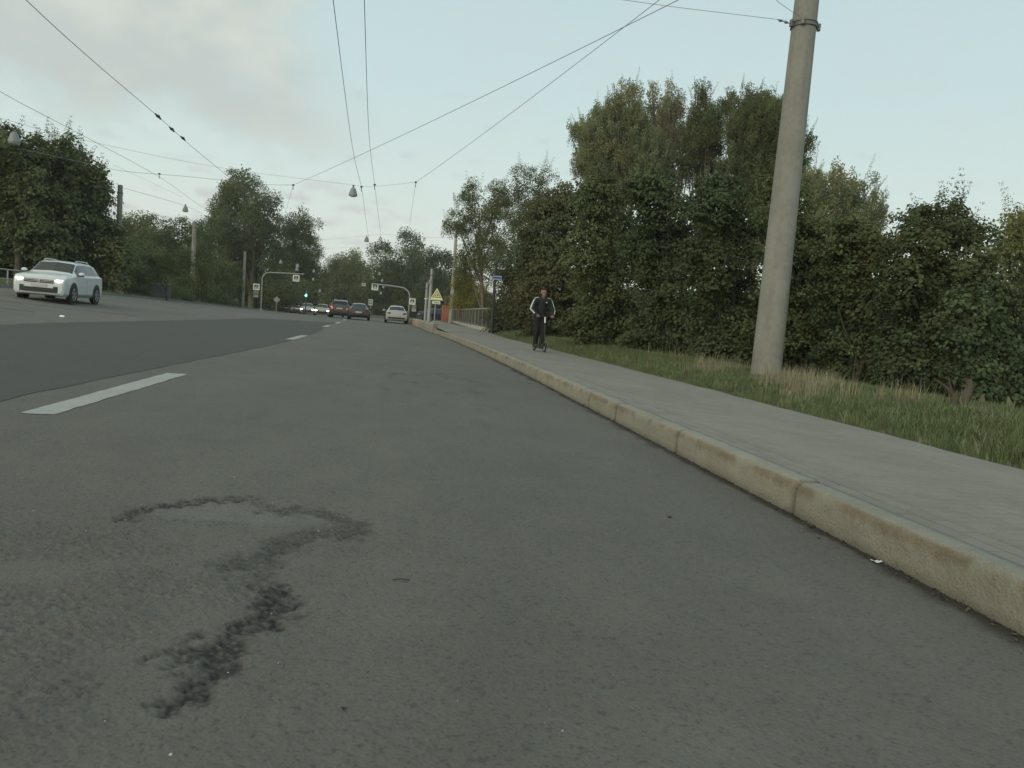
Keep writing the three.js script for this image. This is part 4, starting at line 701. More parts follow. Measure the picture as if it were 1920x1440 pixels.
    for (const az of s.ax) {
      const z = L / 2 - az, r = s.wheel; part('wheel_arch', [new THREE.CylinderGeometry(r * 1.24, r * 1.24, .05, 32, 1).rotateZ(Math.PI / 2).translate(d * .9, r + .03, z)], P.trim, t);
      const wv = new THREE.LatheGeometry([[.6, -.1], [.92, -.105], [1, -.07], [1, .07], [.92, .105], [.6, .1]].map(([a, b]) => new THREE.Vector2(a * r, b)), 32); wv.rotateZ(Math.PI / 2); wv.translate(d * .84, r, z); const wheel = part('wheel', wv, P.tyre, t);
      const sp = [new THREE.CylinderGeometry(r * .66, r * .66, .02, 28).rotateZ(Math.PI / 2).translate(d * .9, r, z)], dk = []; for (let k = 0; k < 5; k++) dk.push(bx(.03, r * .44, r * .2, 0, r * .36, 0, .01).rotateX(k * 1.2566).translate(d * .925, r, z)); part('rim', sp, P.trim, wheel); part('spokes', [...dk, new THREE.TorusGeometry(r * .64, .018, 6, 28).rotateY(Math.PI / 2).translate(d * .93, r, z), new THREE.CylinderGeometry(.05, .05, .04, 12).rotateZ(Math.PI / 2).translate(d * .93, r, z)], rimMat, wheel);
    }
  }
  part('rear_plate', back(-.26, .26, hi ? .84 : .62, hi ? .95 : .73, .02), P.plate, t); part('rear_bumper_trim', back(-.7, .7, .38, .5, .012), P.trim, t);
  return t;
}
const paintM = (r, g, b, rough = .3) => new THREE.MeshPhysicalMaterial({ color: C(r, g, b), roughness: rough + .1, clearcoat: .8, clearcoatRoughness: .08 });
const whiteP = paintM(.62, .66, .65), silverP = paintM(.42, .41, .4), darkP = paintM(.03, .03, .035), brownP = paintM(.05, .036, .034), paleP = paintM(.36, .34, .25), greyP = paintM(.1, .105, .11);
{
  const base = roadY(-13.6, -33.2);
  const c = makeCar('white_suv', 'white crossover car with headlights on coming down the left carriageway', { shape: 'suv', paint: whiteP, lights: true, rail: true, cladding: true }, [-13.82, base - 0.01, -32.9], 0.07);
  c.rotation.z = -0.02; c.rotation.x = 0.0;
  const em = []; const ring = new THREE.TorusGeometry(.055, .008, 8, 28); ring.translate(0, .795, 4.5 / 2 + .04); em.push(ring);
  const st = (a, b) => em.push(rod([a[0], .795 + a[1], 2.29], [b[0], .795 + b[1], 2.29], .006)); st([-.024, .046], [0, .004]); st([.024, .046], [0, .004]); st([-.046, .022], [-.02, -.042]); st([-.02, -.042], [0, -.004]); st([0, -.004], [.02, -.042]); st([.02, -.042], [.046, .022]); part('emblem', em, P.chrome, c);
}
makeCar('dark_estate_car', 'tall dark brown car with red tail lights lit driving away', { shape: 'suv', paint: brownP, rear: true, rail: true }, [-5.8, roadY(-5.8, -71) - 0.02, -71.5], Math.PI + 0.03).scale.set(1, 1, 1);
makeCar('dark_saloon_car', 'dark saloon car driving away right of the tall brown car', { shape: 'sedan', paint: darkP }, [-3.85, roadY(-4, -66), -67], Math.PI + 0.04);
makeCar('silver_saloon_car', 'silver saloon car in the right lane near the right arched sign mast', { shape: 'sedan', paint: silverP }, [-0.6, -0.0, -63.4], Math.PI + 0.03);
const OG = 'oncoming cars in the far queue';
makeCar('oncoming_car', 'pale oncoming car with two headlights on left of the tall brown car', { shape: 'sedan', paint: silverP, lights: 'far' }, [-12.2, dip(-97), -99], 0.1, OG);
makeCar('oncoming_car', 'yellowish oncoming car with bright headlights next to the tall brown car', { shape: 'sedan', paint: paleP, lights: 'far' }, [-9.6, dip(-90) - 0.05, -92], 0.08, OG);
makeCar('oncoming_car', 'dark oncoming car second in the queue from the left', { shape: 'sedan', paint: greyP }, [-14.2, dip(-110), -105], 0.1, OG);
makeCar('oncoming_car', 'dark oncoming car at the left end of the queue', { shape: 'sedan', paint: darkP }, [-16.2, dip(-110), -109], 0.1, OG);
makeCar('oncoming_car', 'oncoming car mostly hidden behind the tall brown car', { shape: 'sedan', paint: greyP, lights: 'far' }, [-8.1, dip(-90) - 0.05, -93], 0.08, OG);
makeCar('parked_car', 'dark blue parked car with pale bumper behind the warning sign', { shape: 'sedan', paint: paintM(.03, .035, .06) }, [3.9, 0.15, -86.5], Math.PI * 0.62);

// ------------------------------------------------------------------ the rider and the scooter
function surface(bones, cell, k = 0.05) { // smooth union of tapered capsules, meshed by surface nets
  const lo = V(1e9, 1e9, 1e9), hi = V(-1e9, -1e9, -1e9); for (const [a, b, ra, rb] of bones) for (const [q, r] of [[a, ra], [b, rb]]) { lo.min(V(q[0] - r - k - cell, q[1] - r - k - cell, q[2] - r - k - cell)); hi.max(V(q[0] + r + k + cell, q[1] + r + k + cell, q[2] + r + k + cell)); }
  const N = ['x', 'y', 'z'].map((c) => Math.ceil((hi[c] - lo[c]) / cell) + 2), F = new Float32Array(N[0] * N[1] * N[2]), id = (i, j, l) => (l * N[1] + j) * N[0] + i;
  const sd = (x, y, z) => { let s = 0; for (const [a, b, ra, rb] of bones) { const dx = b[0] - a[0], dy = b[1] - a[1], dz = b[2] - a[2], l2 = dx * dx + dy * dy + dz * dz, t = l2 ? clamp(((x - a[0]) * dx + (y - a[1]) * dy + (z - a[2]) * dz) / l2) : 0, d = Math.hypot(x - a[0] - t * dx, y - a[1] - t * dy, z - a[2] - t * dz) - lerp(ra, rb, t); s += Math.exp(-Math.max(d, -0.4) / k * 2.2); } return s > 0 ? -Math.log(s) * k / 2.2 : 1; };
  for (let l = 0; l < N[2]; l++) for (let j = 0; j < N[1]; j++) for (let i = 0; i < N[0]; i++) F[id(i, j, l)] = sd(lo.x + i * cell, lo.y + j * cell, lo.z + l * cell);
  const vid = new Int32Array(F.length).fill(-1), pos = [], idx = [];
  for (let l = 0; l < N[2] - 1; l++) for (let j = 0; j < N[1] - 1; j++) for (let i = 0; i < N[0] - 1; i++) {
    let cx = 0, cy = 0, cz = 0, c = 0; const f = (a, b, d) => F[id(i + a, j + b, l + d)];
    for (let e = 0; e < 12; e++) { const ax = e >> 2, o1 = e & 1, o2 = (e >> 1) & 1, p = [0, 0, 0], q = [0, 0, 0]; p[(ax + 1) % 3] = q[(ax + 1) % 3] = o1; p[(ax + 2) % 3] = q[(ax + 2) % 3] = o2; q[ax] = 1; const u = f(...p), v = f(...q); if ((u < 0) !== (v < 0)) { const t = u / (u - v); cx += p[0] + (q[0] - p[0]) * t; cy += p[1] + (q[1] - p[1]) * t; cz += p[2] + (q[2] - p[2]) * t; c++; } }
    if (c) { vid[id(i, j, l)] = pos.length / 3; pos.push(lo.x + (i + cx / c) * cell, lo.y + (j + cy / c) * cell, lo.z + (l + cz / c) * cell); }
  }
  for (let l = 1; l < N[2] - 1; l++) for (let j = 1; j < N[1] - 1; j++) for (let i = 1; i < N[0] - 1; i++) {
    const a = F[id(i, j, l)] < 0; const quad = (p, q, r, s, flip) => { if (p < 0 || q < 0 || r < 0 || s < 0) return; flip ? idx.push(p, r, q, p, s, r) : idx.push(p, q, r, p, r, s); };
    if (a !== F[id(i + 1, j, l)] < 0) quad(vid[id(i, j - 1, l - 1)], vid[id(i, j, l - 1)], vid[id(i, j, l)], vid[id(i, j - 1, l)], !a);
    if (a !== F[id(i, j + 1, l)] < 0) quad(vid[id(i - 1, j, l - 1)], vid[id(i - 1, j, l)], vid[id(i, j, l)], vid[id(i, j, l - 1)], !a);
    if (a !== F[id(i, j, l + 1)] < 0) quad(vid[id(i - 1, j - 1, l)], vid[id(i, j - 1, l)], vid[id(i, j, l)], vid[id(i - 1, j, l)], !a);
  }
  const g = new THREE.BufferGeometry(); g.setAttribute('position', new THREE.Float32BufferAttribute(pos, 3)); g.setIndex(idx); g.computeVertexNormals(); return g;
}
{
  const base = [3.78, paveY(-20.4), -20.5], turn = 0.16;
  // scooter: local +z is forward (towards the camera), handlebar at z = 0.42
  const sc = thing('kick_scooter', 'dark kick scooter with a white upper stem ridden on the pavement', 'scooter', base, turn);
  part('deck', [bx(.15, .045, .62, 0, .11, -.02, .015), bx(.06, .05, .2, 0, .15, .34, .012)], P.dark, sc);
  const stem = part('stem', [rod([0, .13, .44], [0, .93, .33], .016, .016)], P.dark, sc); part('stem_sleeve', [rod([0, .8, .348], [0, .96, .326], .024)], P.white, stem);
  part('handlebar', [rod([-.27, .97, .32], [.27, .97, .32], .014), rod([-.28, .97, .32], [-.15, .97, .32], .018), rod([.15, .97, .32], [.28, .97, .32], .018)], P.trim, sc);
  for (const z of [.46, -.38]) { const w = part('wheel', [new THREE.TorusGeometry(.085, .024, 8, 24).rotateY(Math.PI / 2).translate(0, .108, z)], P.tyre, sc); part('hub', [new THREE.CylinderGeometry(.065, .065, .03, 16).rotateZ(Math.PI / 2).translate(0, .108, z)], P.galv, w); }
  part('fork', [bx(.012, .14, .03, .045, .16, .455), bx(.012, .14, .03, -.045, .16, .455), bx(.1, .02, .04, 0, .235, .45)], P.dark, sc); part('rear_mudguard', [new THREE.TorusGeometry(.125, .022, 6, 12, 1.6).rotateY(Math.PI / 2).translate(0, .108, -.38)], P.dark, sc);
  // rider
  const man = thing('person', 'person in black track top with white sleeve stripes riding a scooter on the pavement', 'person', base, turn);
  const skin = S({ color: C(.24, .155, .125), roughness: .65 }), black = S({ color: C(.016, .018, .02), roughness: .85 }), trous = S({ color: C(.013, .014, .016), roughness: .9 });
  const J = { hipL: [.09, .98, -.06], hipR: [-.09, .98, -.06], kneeL: [.1, .58, .02], kneeR: [-.09, .57, -.05], ankL: [.05, .21, .02], ankR: [-.05, .21, -.18], shL: [.19, 1.42, .03], shR: [-.19, 1.42, .03], elL: [.29, 1.17, .06], elR: [-.29, 1.17, .06], wrL: [.23, 1.01, .27], wrR: [-.23, 1.01, .27], neck: [0, 1.47, .05], head: [0, 1.61, .09] };
  const limbs = [[J.hipL, J.kneeL, .085, .06], [J.hipR, J.kneeR, .085, .06], [J.kneeL, J.ankL, .058, .04], [J.kneeR, J.ankR, .058, .04], [[.05, .17, -.02], [.06, .155, .13], .04, .03], [[-.05, .17, -.22], [-.06, .155, -.07], .04, .03]];
  const arms = [[J.shL, J.elL, .056, .046], [J.shR, J.elR, .056, .046], [J.elL, J.wrL, .044, .03], [J.elR, J.wrR, .044, .03]];
  const torso = [[[0, 1.0, -.05], [0, 1.2, -.02], .135, .14], [[0, 1.2, -.02], [0, 1.36, .02], .14, .13], [[-.11, 1.38, .02], [.11, 1.38, .02], .085, .085], [[-.07, 1.0, -.05], [.07, 1.0, -.05], .11, .11]];
  const bodyG = surface([...torso.map(([a, b, r, q]) => [a, b, r * .88, q * .88]), ...limbs, ...arms, [J.neck, [0, 1.55, .07], .052, .05]], .014, .03);
  // head with brow, nose, jaw and ears on a finer grid
  const H = (x, y, z) => [x, 1.62 + y, .09 + z];
  const headG = surface([[H(0, .03, -.012), H(0, .045, -.02), .086, .082], [H(0, -.05, .03), H(0, -.075, .042), .058, .042], [H(0, .01, .078), H(0, -.03, .098), .01, .014], [H(-.03, .025, .07), H(.03, .025, .07), .016, .016], [H(-.02, -.06, .083), H(.02, -.06, .083), .009, .009], [H(.088, 0, -.005), H(.09, -.025, -.002), .012, .01], [H(-.088, 0, -.005), H(-.09, -.025, -.002), .012, .01], [H(0, -.1, -.01), H(0, -.16, -.02), .05, .052]], .005, .02);
  // hands closed on the grips: palm, four fingers curled round the bar and a thumb below
  const hands = []; for (const s of [1, -1]) { const gx = s * .215, B = [[[gx, 1.0, .285], [gx - s * .01, .985, .33], .03, .028], [[gx + s * .02, 1.0, .27], J[s > 0 ? 'wrL' : 'wrR'], .026, .028]]; for (let f = 0; f < 4; f++) { const fx = gx + s * (.036 - f * .022), r = .0095 - (f === 0 ? .0015 : 0), ln = [.8, 1, 1.05, .95][f]; B.push([[fx, 1.0, .335], [fx, .985, .335 + .028 * ln], r, r], [[fx, .985, .335 + .028 * ln], [fx, .955, .335 + .022 * ln], r, r * .9], [[fx, .955, .335 + .022 * ln], [fx, .946, .32], r * .9, r * .8]); } B.push([[gx - s * .035, .99, .3], [gx - s * .06, .965, .315], .012, .01], [[gx - s * .06, .965, .315], [gx - s * .045, .95, .335], .01, .009]); hands.push(surface(B, .004, .008)); }
  part('body', [bodyG, headG, ...hands], skin, man);
  part('jacket', surface([...torso, ...arms.map(([a, b, r, q]) => [a, b, r + .016, q + .014]), [[0, 1.46, .04], [0, 1.5, .05], .075, .07]], .014, .035), black, man);
  part('trousers', surface([...limbs.slice(0, 4).map(([a, b, r, q]) => [a, b, r + .02, q + .028]), [[-.07, 1.0, -.05], [.07, 1.0, -.05], .118, .118]], .014, .03), trous, man);
  for (const [a, b] of [[[.05, .175, -.04], [.06, .165, .15]], [[-.05, .175, -.24], [-.06, .165, -.05]]]) part('shoe', surface([[a, b, .05, .038], [[a[0], .155, a[2]], [b[0], .15, b[2]], .035, .035]], .01, .02), P.dark, man);
  part('hair', surface([[H(0, .075, -.03), H(0, .06, -.05), .07, .075], [H(-.03, .09, .02), H(.03, .09, .02), .035, .035], [H(0, .0, -.06), H(0, -.02, -.06), .06, .05]], .008, .025), S({ color: C(.02, .016, .013), roughness: .9 }), man);
  for (const s of [1, -1]) { part('eye', ball(.009, s * .03, 1.628, .175, 1.3, .8, .6), P.dark, man);
    for (const dz of [-.024, 0, .024]) part('sleeve_stripe', tube([[s * .13, 1.486, .03 + dz], [s * .215, 1.475, .035 + dz], [s * .275, 1.38, .045 + dz], [s * .33, 1.24, .06 + dz], [s * .353, 1.165, .075 + dz], [s * .32, 1.1, .16 + dz], [s * .285, 1.045, .235 + dz]], .0105, 24, 6), P.white, man); }
  part('chest_mark', ball(.02, .075, 1.36, .152, 1, 1, .3), P.white, man); part('mouth', bx(.04, .006, .006, 0, 1.56, .178), S({ color: C(.2, .09, .08), roughness: .7 }), man);
}
// ------------------------------------------------------------------ the trees
tree('roadside_tree', 'big dark leafy tree at the far left edge above the railing', null, [-23.03, 1.10, -48.97], 9.27, 0.22, 'broad', MID, 0.60, 1.00, 1, [[-23.78, 7.49, -50.3, 2.76, 2.11, 2.72], [-22.68, 5.55, -50.59, 2.96, 2.47, 3.07], [-25.8, 5.13, -50.82, 2.95, 2.95, 3.04], [-23.38, 8.98, -48.2, 1.39, 1.18, 1.28], [-22.31, 8.8, -51.36, 1.66, 1.5, 1.6], [-23.06, 3.42, -50.84, 3.15, 1.82, 2.61], [-25.76, 8.2, -50.1, 1.92, 1.92, 1.66], [-20.7, 9.27, -49.7, 0.71, 1.03, 0.67]]);
tree('roadside_tree', 'dark leafy tree with ragged right side behind the white car', null, [-21.62, 1.00, -52.82], 9.24, 0.20, 'broad', MID, 0.60, 1.00, 1, [[-20.6, 7.01, -51.45, 1.68, 1.88, 1.44], [-20.13, 6.01, -52.35, 1.1, 1.89, 1.13], [-22.45, 4.85, -54.53, 2.5, 2.14, 2.1], [-20.68, 4.1, -54.32, 1.29, 1.43, 1.08], [-21.75, 9.24, -54.22, 0.85, 1.27, 0.71], [-19.48, 8.1, -51.33, 0.54, 1.01, 0.55], [-21.68, 2.62, -52.01, 2.39, 1.37, 2.04], [-20.88, 2.52, -54.95, 1.45, 1.16, 1.48], [-18.23, 3.26, -51.17, 0.88, 1.09, 0.77], [-18.97, 4.54, -51.91, 0.82, 1.03, 0.86], [-17.92, 2.03, -51.02, 0.54, 0.81, 0.51]]);
tree('shrub', 'dark hedge bush behind the white car and the left railing', null, [-24.41, 1.00, -56.27], 3.01, 0.10, 'broad', DARK, 0.60, 1.00, 1, [[-27.61, 2.51, -57.84, 2.26, 1.51, 1.92], [-25.49, 2.16, -58.61, 2.31, 1.35, 2.24], [-22.86, 1.98, -58.3, 1.93, 1.16, 1.97], [-19.69, 1.89, -54.99, 0.91, 1.1, 0.81], [-28.68, 3.01, -55.89, 1.81, 1.81, 1.51]]);
tree('park_tree', 'round topped olive tree beyond the tall pole left of centre', null, [-32.88, 0.40, -101.10], 8.63, 0.25, 'fine', OLIVE, 1.10, 1.00, 1, [[-32.72, 8.63, -98.7, 3.14, 1.83, 2.75], [-35.07, 6.86, -103.05, 3.08, 2.74, 2.47], [-32.25, 7.46, -103.26, 2.75, 2.41, 2.43]]);
tree('park_tree', 'middle height green tree in front of the dark conifers on the left', null, [-23.05, 0.60, -79.40], 6.49, 0.20, 'fine', MID, 0.90, 1.00, 1, [[-24.17, 5.48, -79.03, 2.64, 2, 2.65], [-22.44, 6.49, -79.89, 2.14, 1.93, 1.88], [-22.81, 3.8, -79.72, 3.21, 1.93, 3.13], [-25.09, 3.48, -77.45, 2.58, 1.86, 2.7]]);
tree('conifer', 'dark pointed conifer group peeking between the left trees', null, [-27.99, 0.20, -115.60], 11.23, 0.20, 'fine', DARK, 1.10, 1.00, 1, [[-28.39, 9.74, -112.47, 1.06, 2.57, 1.04], [-29.02, 11.23, -120.04, 0.97, 2.42, 0.78], [-27.71, 10.07, -119.23, 0.96, 2.09, 0.86], [-30.67, 9.28, -117.73, 0.95, 2.37, 0.76]]);
tree('park_tree', 'small bushy tree with thin trunk beside the grey cabinet on the left', null, [-17.21, 0.60, -58.27], 3.24, 0.09, 'fine', MID, 0.60, 1.00, 1, [[-17.26, 2.91, -56.59, 1.36, 0.83, 1.15], [-17.16, 3.24, -60.66, 1.38, 0.98, 1.18], [-19.75, 2.31, -60.08, 1.04, 0.88, 1.08]]);
tree('park_tree', 'leafy tree wrapped round the middle pole on the left', null, [-17.73, 0.45, -69.50], 4.89, 0.10, 'fine', MID, 0.75, 1.00, 1, [[-19.12, 3.68, -72.5, 1.66, 1.46, 1.47], [-19.09, 2.1, -69.2, 1.21, 1.03, 1.13], [-17.83, 2.04, -71.26, 1.06, 1.25, 0.88], [-18.2, 4.89, -71.42, 1.25, 1.06, 1.25]]);
tree('young_tree', 'young yellowish green tree with bare thin trunk left of the square signs', null, [-18.20, 0.35, -77.68], 3.83, 0.05, 'fine', OLIVE, 0.60, 1.00, 1, [[-18.4, 3.11, -80.25, 1.41, 1.63, 1.14], [-19.01, 2.27, -80.79, 1.2, 1.09, 0.99], [-17.34, 3.83, -77.03, 0.94, 0.83, 0.89], [-19.21, 3.5, -80.76, 0.76, 0.76, 0.68]]);
tree('poplar_tree', 'tall dark poplar towering over the left side of the road', 'tall trees left of the road', [-20.97, -0.10, -108.50], 17.61, 0.50, 'fine', MID, 1.20, 1.00, 2, [[-23.92, 16.53, -114.14, 2.77, 2.77, 2.59], [-24.42, 12.76, -108.72, 2.63, 2.78, 2.32], [-19.74, 13.17, -106.91, 2.32, 2.75, 1.9], [-22.18, 10.44, -106.79, 4.19, 3.25, 4.07], [-27.67, 13.11, -115.02, 1.39, 1.08, 1.17], [-24.39, 14.83, -106.67, 1.58, 1.58, 1.65], [-21.55, 7.11, -109.66, 4.62, 3.35, 4.16], [-24.68, 7.43, -107.65, 3.27, 2.91, 3.1], [-19.98, 10.45, -112.18, 1.98, 2.59, 1.81], [-23.09, 17.61, -109.87, 1.33, 1.18, 1.08], [-21.16, 2.4, -112.41, 4.61, 3.07, 3.72], [-16.43, 2.65, -108.15, 3.71, 2.97, 3.75]]);
tree('poplar_tree', 'lighter olive tree right of the tall dark poplar', 'tall trees left of the road', [-15.75, -0.20, -117.89], 12.31, 0.45, 'fine', OLIVE, 1.20, 1.00, 2, [[-16.26, 12.31, -115.76, 2.53, 2.37, 2.49], [-15.34, 10.1, -123.01, 1.69, 2.02, 1.62], [-18.06, 10.36, -121.95, 2.92, 2.92, 2.41], [-15.75, 6.6, -118, 2.92, 3.08, 2.44], [-18.31, 6.21, -122.15, 3.35, 3.35, 2.92], [-14.1, 5.51, -117.82, 1.62, 2.27, 1.7]]);
tree('background_tree', 'distant hazy green tree in the gap over the road', null, [-13.49, -0.50, -169.28], 10.75, 0.40, 'fine', OLIVE, 1.60, 1.00, 1, [[-12.83, 10.75, -175.02, 3.15, 2.91, 3.29], [-15.22, 8.48, -169.84, 2.35, 2.82, 2.17], [-14.13, 4.56, -173.03, 4.8, 4.8, 4.42], [-10.22, 8.74, -166.93, 2.78, 3.01, 2.51]]);
tree('background_tree', 'distant tree filling the gap behind the dark estate car', null, [-6.23, -0.50, -161.13], 7.46, 0.40, 'fine', OLIVE, 1.60, 1.00, 1, [[-6.58, 7.46, -157.42, 3.07, 4.17, 2.75], [-9.1, 3.66, -168.27, 4.22, 3.99, 4.39], [-16.5, 3.02, -164.7, 2.96, 3.42, 2.74], [-4.06, 4.42, -159.24, 3.34, 4.46, 2.75]]);
tree('background_tree', 'tree with a tuft on a bare limb above the right arched sign mast', null, [-1.95, -0.40, -134.15], 12.25, 0.40, 'fine', MID, 1.40, 1.00, 2, [[-4.18, 11.18, -133.09, 1.67, 1.67, 1.66], [-2.02, 10.69, -139.1, 1.55, 1.55, 1.38], [-2.48, 7.41, -138.01, 3.28, 2.7, 3.26], [-3.71, 4.41, -136.95, 2.87, 2.87, 2.77], [-5.72, 12.25, -138.64, 0.87, 0.87, 0.77]]);
tree('background_tree', 'rounded tree crown right of centre above the silver car', null, [1.72, -0.40, -129.56], 12.50, 0.40, 'fine', MID, 1.40, 1.00, 2, [[0.52, 12.5, -133, 2.23, 2.04, 1.94], [1.57, 9.64, -130.31, 2.74, 2.37, 2.72], [0.44, 5.99, -132.3, 3.34, 3.16, 2.92], [3.67, 7.28, -134.57, 3.41, 3.22, 3.28], [2.9, 2.92, -130.51, 4.6, 2.76, 3.69]]);
tree('background_tree', 'dark tree beyond the children warning sign', null, [6.58, -0.30, -118.71], 9.29, 0.40, 'fine', DARK, 1.30, 1.00, 1, [[5.21, 9.29, -120.18, 2.03, 2.03, 1.75], [6.85, 6.93, -120.92, 2.22, 3.42, 2.03], [4.76, 4.68, -122.43, 2.59, 3.11, 2.49], [7.81, 3.61, -121.69, 3.11, 3.11, 2.76]]);
tree('shrub', 'low bush at the left edge of the grey cabinet', null, [-20.20, 0.60, -61.74], 1.09, 0.05, 'fine', DARK, 0.40, 1.00, 1, [[-20.98, 1.09, -62.74, 0.84, 0.67, 0.83], [-20.52, 1.02, -63.53, 0.68, 0.55, 0.6]]);
tree('shrub', 'low ragged bush between the grey cabinet and the leaf wrapped pole', null, [-17.59, 0.50, -63.39], 1.05, 0.05, 'fine', MID, 0.42, 1.00, 1, [[-18.42, 1.05, -65.37, 0.79, 0.66, 0.81], [-17.54, 0.93, -64.47, 0.61, 0.52, 0.64]]);
tree('shrub', 'low dark bush at the roadside right of the leaf wrapped pole', null, [-17.96, 0.30, -73.59], 0.82, 0.05, 'fine', DARK, 0.50, 1.00, 1, [[-19.25, 0.82, -76.55, 1.04, 0.73, 0.96], [-17.61, 0.6, -73.85, 0.9, 0.6, 0.76], [-16.51, 0.5, -75.42, 0.92, 0.51, 0.96]]);
tree('birch_tree', 'slender loose tree with drooping leaves above the bridge railing', null, [5.47, 0.00, -51.94], 9.65, 0.16, 'fine', OLIVE, 0.50, 0.70, 2, [[4.22, 9.17, -52.77, 0.89, 1.33, 0.87], [3.92, 7.56, -53.7, 1.13, 1.13, 1.11], [5.28, 7.5, -51.17, 1.16, 1.63, 1.15], [3.08, 7.17, -53.2, 0.82, 0.34, 0.79], [5.14, 5.59, -52.08, 1.55, 1.66, 1.48], [6.19, 9.65, -53.77, 0.76, 1.52, 0.73], [4.59, 4.52, -53.33, 1.29, 1.51, 1.04]]);
tree('birch_tree', 'loose airy tree with pointed tips right of the street name post', null, [8.07, 0.00, -49.54], 10.11, 0.16, 'fine', OLIVE, 0.50, 0.75, 2, [[7.16, 9.83, -49.07, 0.76, 1.25, 0.7], [8.81, 10.11, -50.83, 0.58, 1.37, 0.49], [7.05, 8.19, -51.08, 1.38, 1.52, 1.32], [8.09, 7.25, -48.22, 1.17, 1.72, 1.07], [6.77, 5.49, -49.02, 1.54, 1.75, 1.25], [8.15, 4.52, -48.34, 1.46, 1.73, 1.28]]);
tree('shrub', 'bright yellow green shrub behind the bridge railing', null, [5.25, 0.20, -60.09], 3.41, 0.06, 'fine', YELLOW, 0.55, 1.00, 1, [[4.87, 3.41, -58.83, 1.17, 1.42, 0.99], [5.57, 2.41, -57.93, 1.07, 0.99, 0.98], [4.61, 2.15, -59.73, 0.85, 0.85, 0.81]]);
tree('shrub', 'green bush with brownish leaves behind the dark street name post', null, [5.33, 0.10, -37.76], 3.67, 0.06, 'fine', BROWN, 0.45, 1.00, 1, [[5.14, 2.6, -38.21, 0.87, 1.37, 0.75], [6.03, 1.58, -38.96, 0.84, 1.12, 0.67], [4.74, 1.35, -37.59, 0.59, 0.97, 0.52], [5.27, 3.67, -37.73, 0.92, 0.97, 0.76], [5.36, 0.64, -38.75, 0.84, 0.5, 0.75]]);
tree('poplar_tree', 'tall poplar with spiky top left of the big concrete pole', 'tall poplars above the right thicket', [14.08, -0.60, -50.70], 15.58, 0.40, 'upright', PALEOLIVE, 0.56, 1.45, 3, [[14.06, 15.58, -49.98, 0.93, 1.61, 0.89], [12.85, 14.3, -50.3, 1.22, 1.51, 1.14], [11.89, 13.82, -51.44, 1.1, 0.81, 1.04], [15.89, 15.02, -53.55, 1.23, 1.73, 1.24], [14.06, 12.51, -51.33, 2.07, 1.66, 2.07], [12.87, 11.86, -52.39, 1.5, 1.5, 1.34], [14.88, 11.26, -49.93, 1.62, 1.44, 1.54], [11.72, 12.46, -52.29, 0.6, 0.75, 0.62], [14.2, 14.71, -53.82, 2.39, 2, 2.27], [15.05, 12.89, -50.93, 2.28, 1.76, 2.33], [12.15, 12.55, -49.86, 1.43, 1.43, 1.18], [10.97, 14.38, -52.58, 0.37, 0.3, 0.36]]);
tree('poplar_tree', 'brownish thin poplar with visible limbs in the middle of the tall group', 'tall poplars above the right thicket', [18.62, -0.60, -52.07], 17.49, 0.35, 'upright', PALEBROWN, 0.52, 1.40, 3, [[17.92, 16.88, -51.93, 0.82, 1.2, 0.79], [18.04, 16.6, -55.18, 0.72, 1.59, 0.64], [17.95, 14.36, -52.98, 1.38, 1.61, 1.18], [16.88, 13.01, -52.4, 1.06, 1.52, 1.11], [18.56, 12.45, -52.49, 1.6, 1.68, 1.67], [18.39, 15.85, -55.15, 1.51, 1.99, 1.44], [16.57, 17.49, -52.71, 0.3, 0.76, 0.32]]);
tree('poplar_tree', 'narrow dark poplar between two broader poplar tops', 'tall poplars above the right thicket', [20.50, -0.60, -49.77], 16.50, 0.35, 'upright', OLIVE, 0.55, 1.40, 3, [[19.51, 16.5, -51.18, 0.67, 1.34, 0.6], [19.94, 15.42, -50.27, 0.59, 1.32, 0.61], [19.56, 14.28, -50.96, 1.04, 1.48, 0.91], [19.27, 12.58, -50.79, 1.26, 1.26, 1.05], [20.97, 12.82, -51.17, 0.75, 1.65, 0.68], [19.59, 14.46, -50.13, 1.32, 1.68, 1.31]]);
tree('poplar_tree', 'dense dark poplar just left of the big concrete pole', 'tall poplars above the right thicket', [22.70, -0.60, -47.42], 16.48, 0.40, 'upright', OLIVE, 0.56, 1.40, 3, [[21.64, 16.48, -50.17, 0.95, 1.32, 0.77], [22.28, 16.2, -48.86, 0.79, 1.29, 0.68], [24.29, 16.42, -50.21, 0.96, 1.26, 0.96], [21.52, 14.09, -47.62, 1.75, 1.54, 1.52], [23.43, 13.98, -46.95, 1.46, 1.74, 1.53], [21.4, 11.85, -47.63, 1.48, 1.55, 1.4], [24.18, 12.19, -47.98, 1.78, 1.71, 1.71], [25.8, 13.13, -48.34, 0.65, 1.44, 0.64], [25.09, 13.72, -46.53, 0.35, 0.83, 0.34], [22.28, 14.73, -47.78, 2.11, 1.83, 1.97], [23.09, 11.13, -47.49, 2.26, 1.69, 1.97], [22.26, 10.48, -48.34, 1.79, 1.43, 1.64]]);
tree('poplar_tree', 'olive broad tree crown right of the big concrete pole', null, [20.92, -0.60, -33.48], 8.73, 0.25, 'upright', PALEOLIVE, 0.48, 1.15, 3, [[19.82, 8.17, -33.77, 1.07, 1.07, 1.05], [21.34, 8.26, -34.22, 0.93, 0.98, 0.75], [18.96, 7.05, -33.48, 1.01, 1.26, 0.92], [21.59, 6.97, -35.02, 1.59, 1.33, 1.63], [22.09, 7.4, -33.9, 0.57, 1.14, 0.46], [19.43, 8.73, -35.1, 0.63, 0.68, 0.57]]);
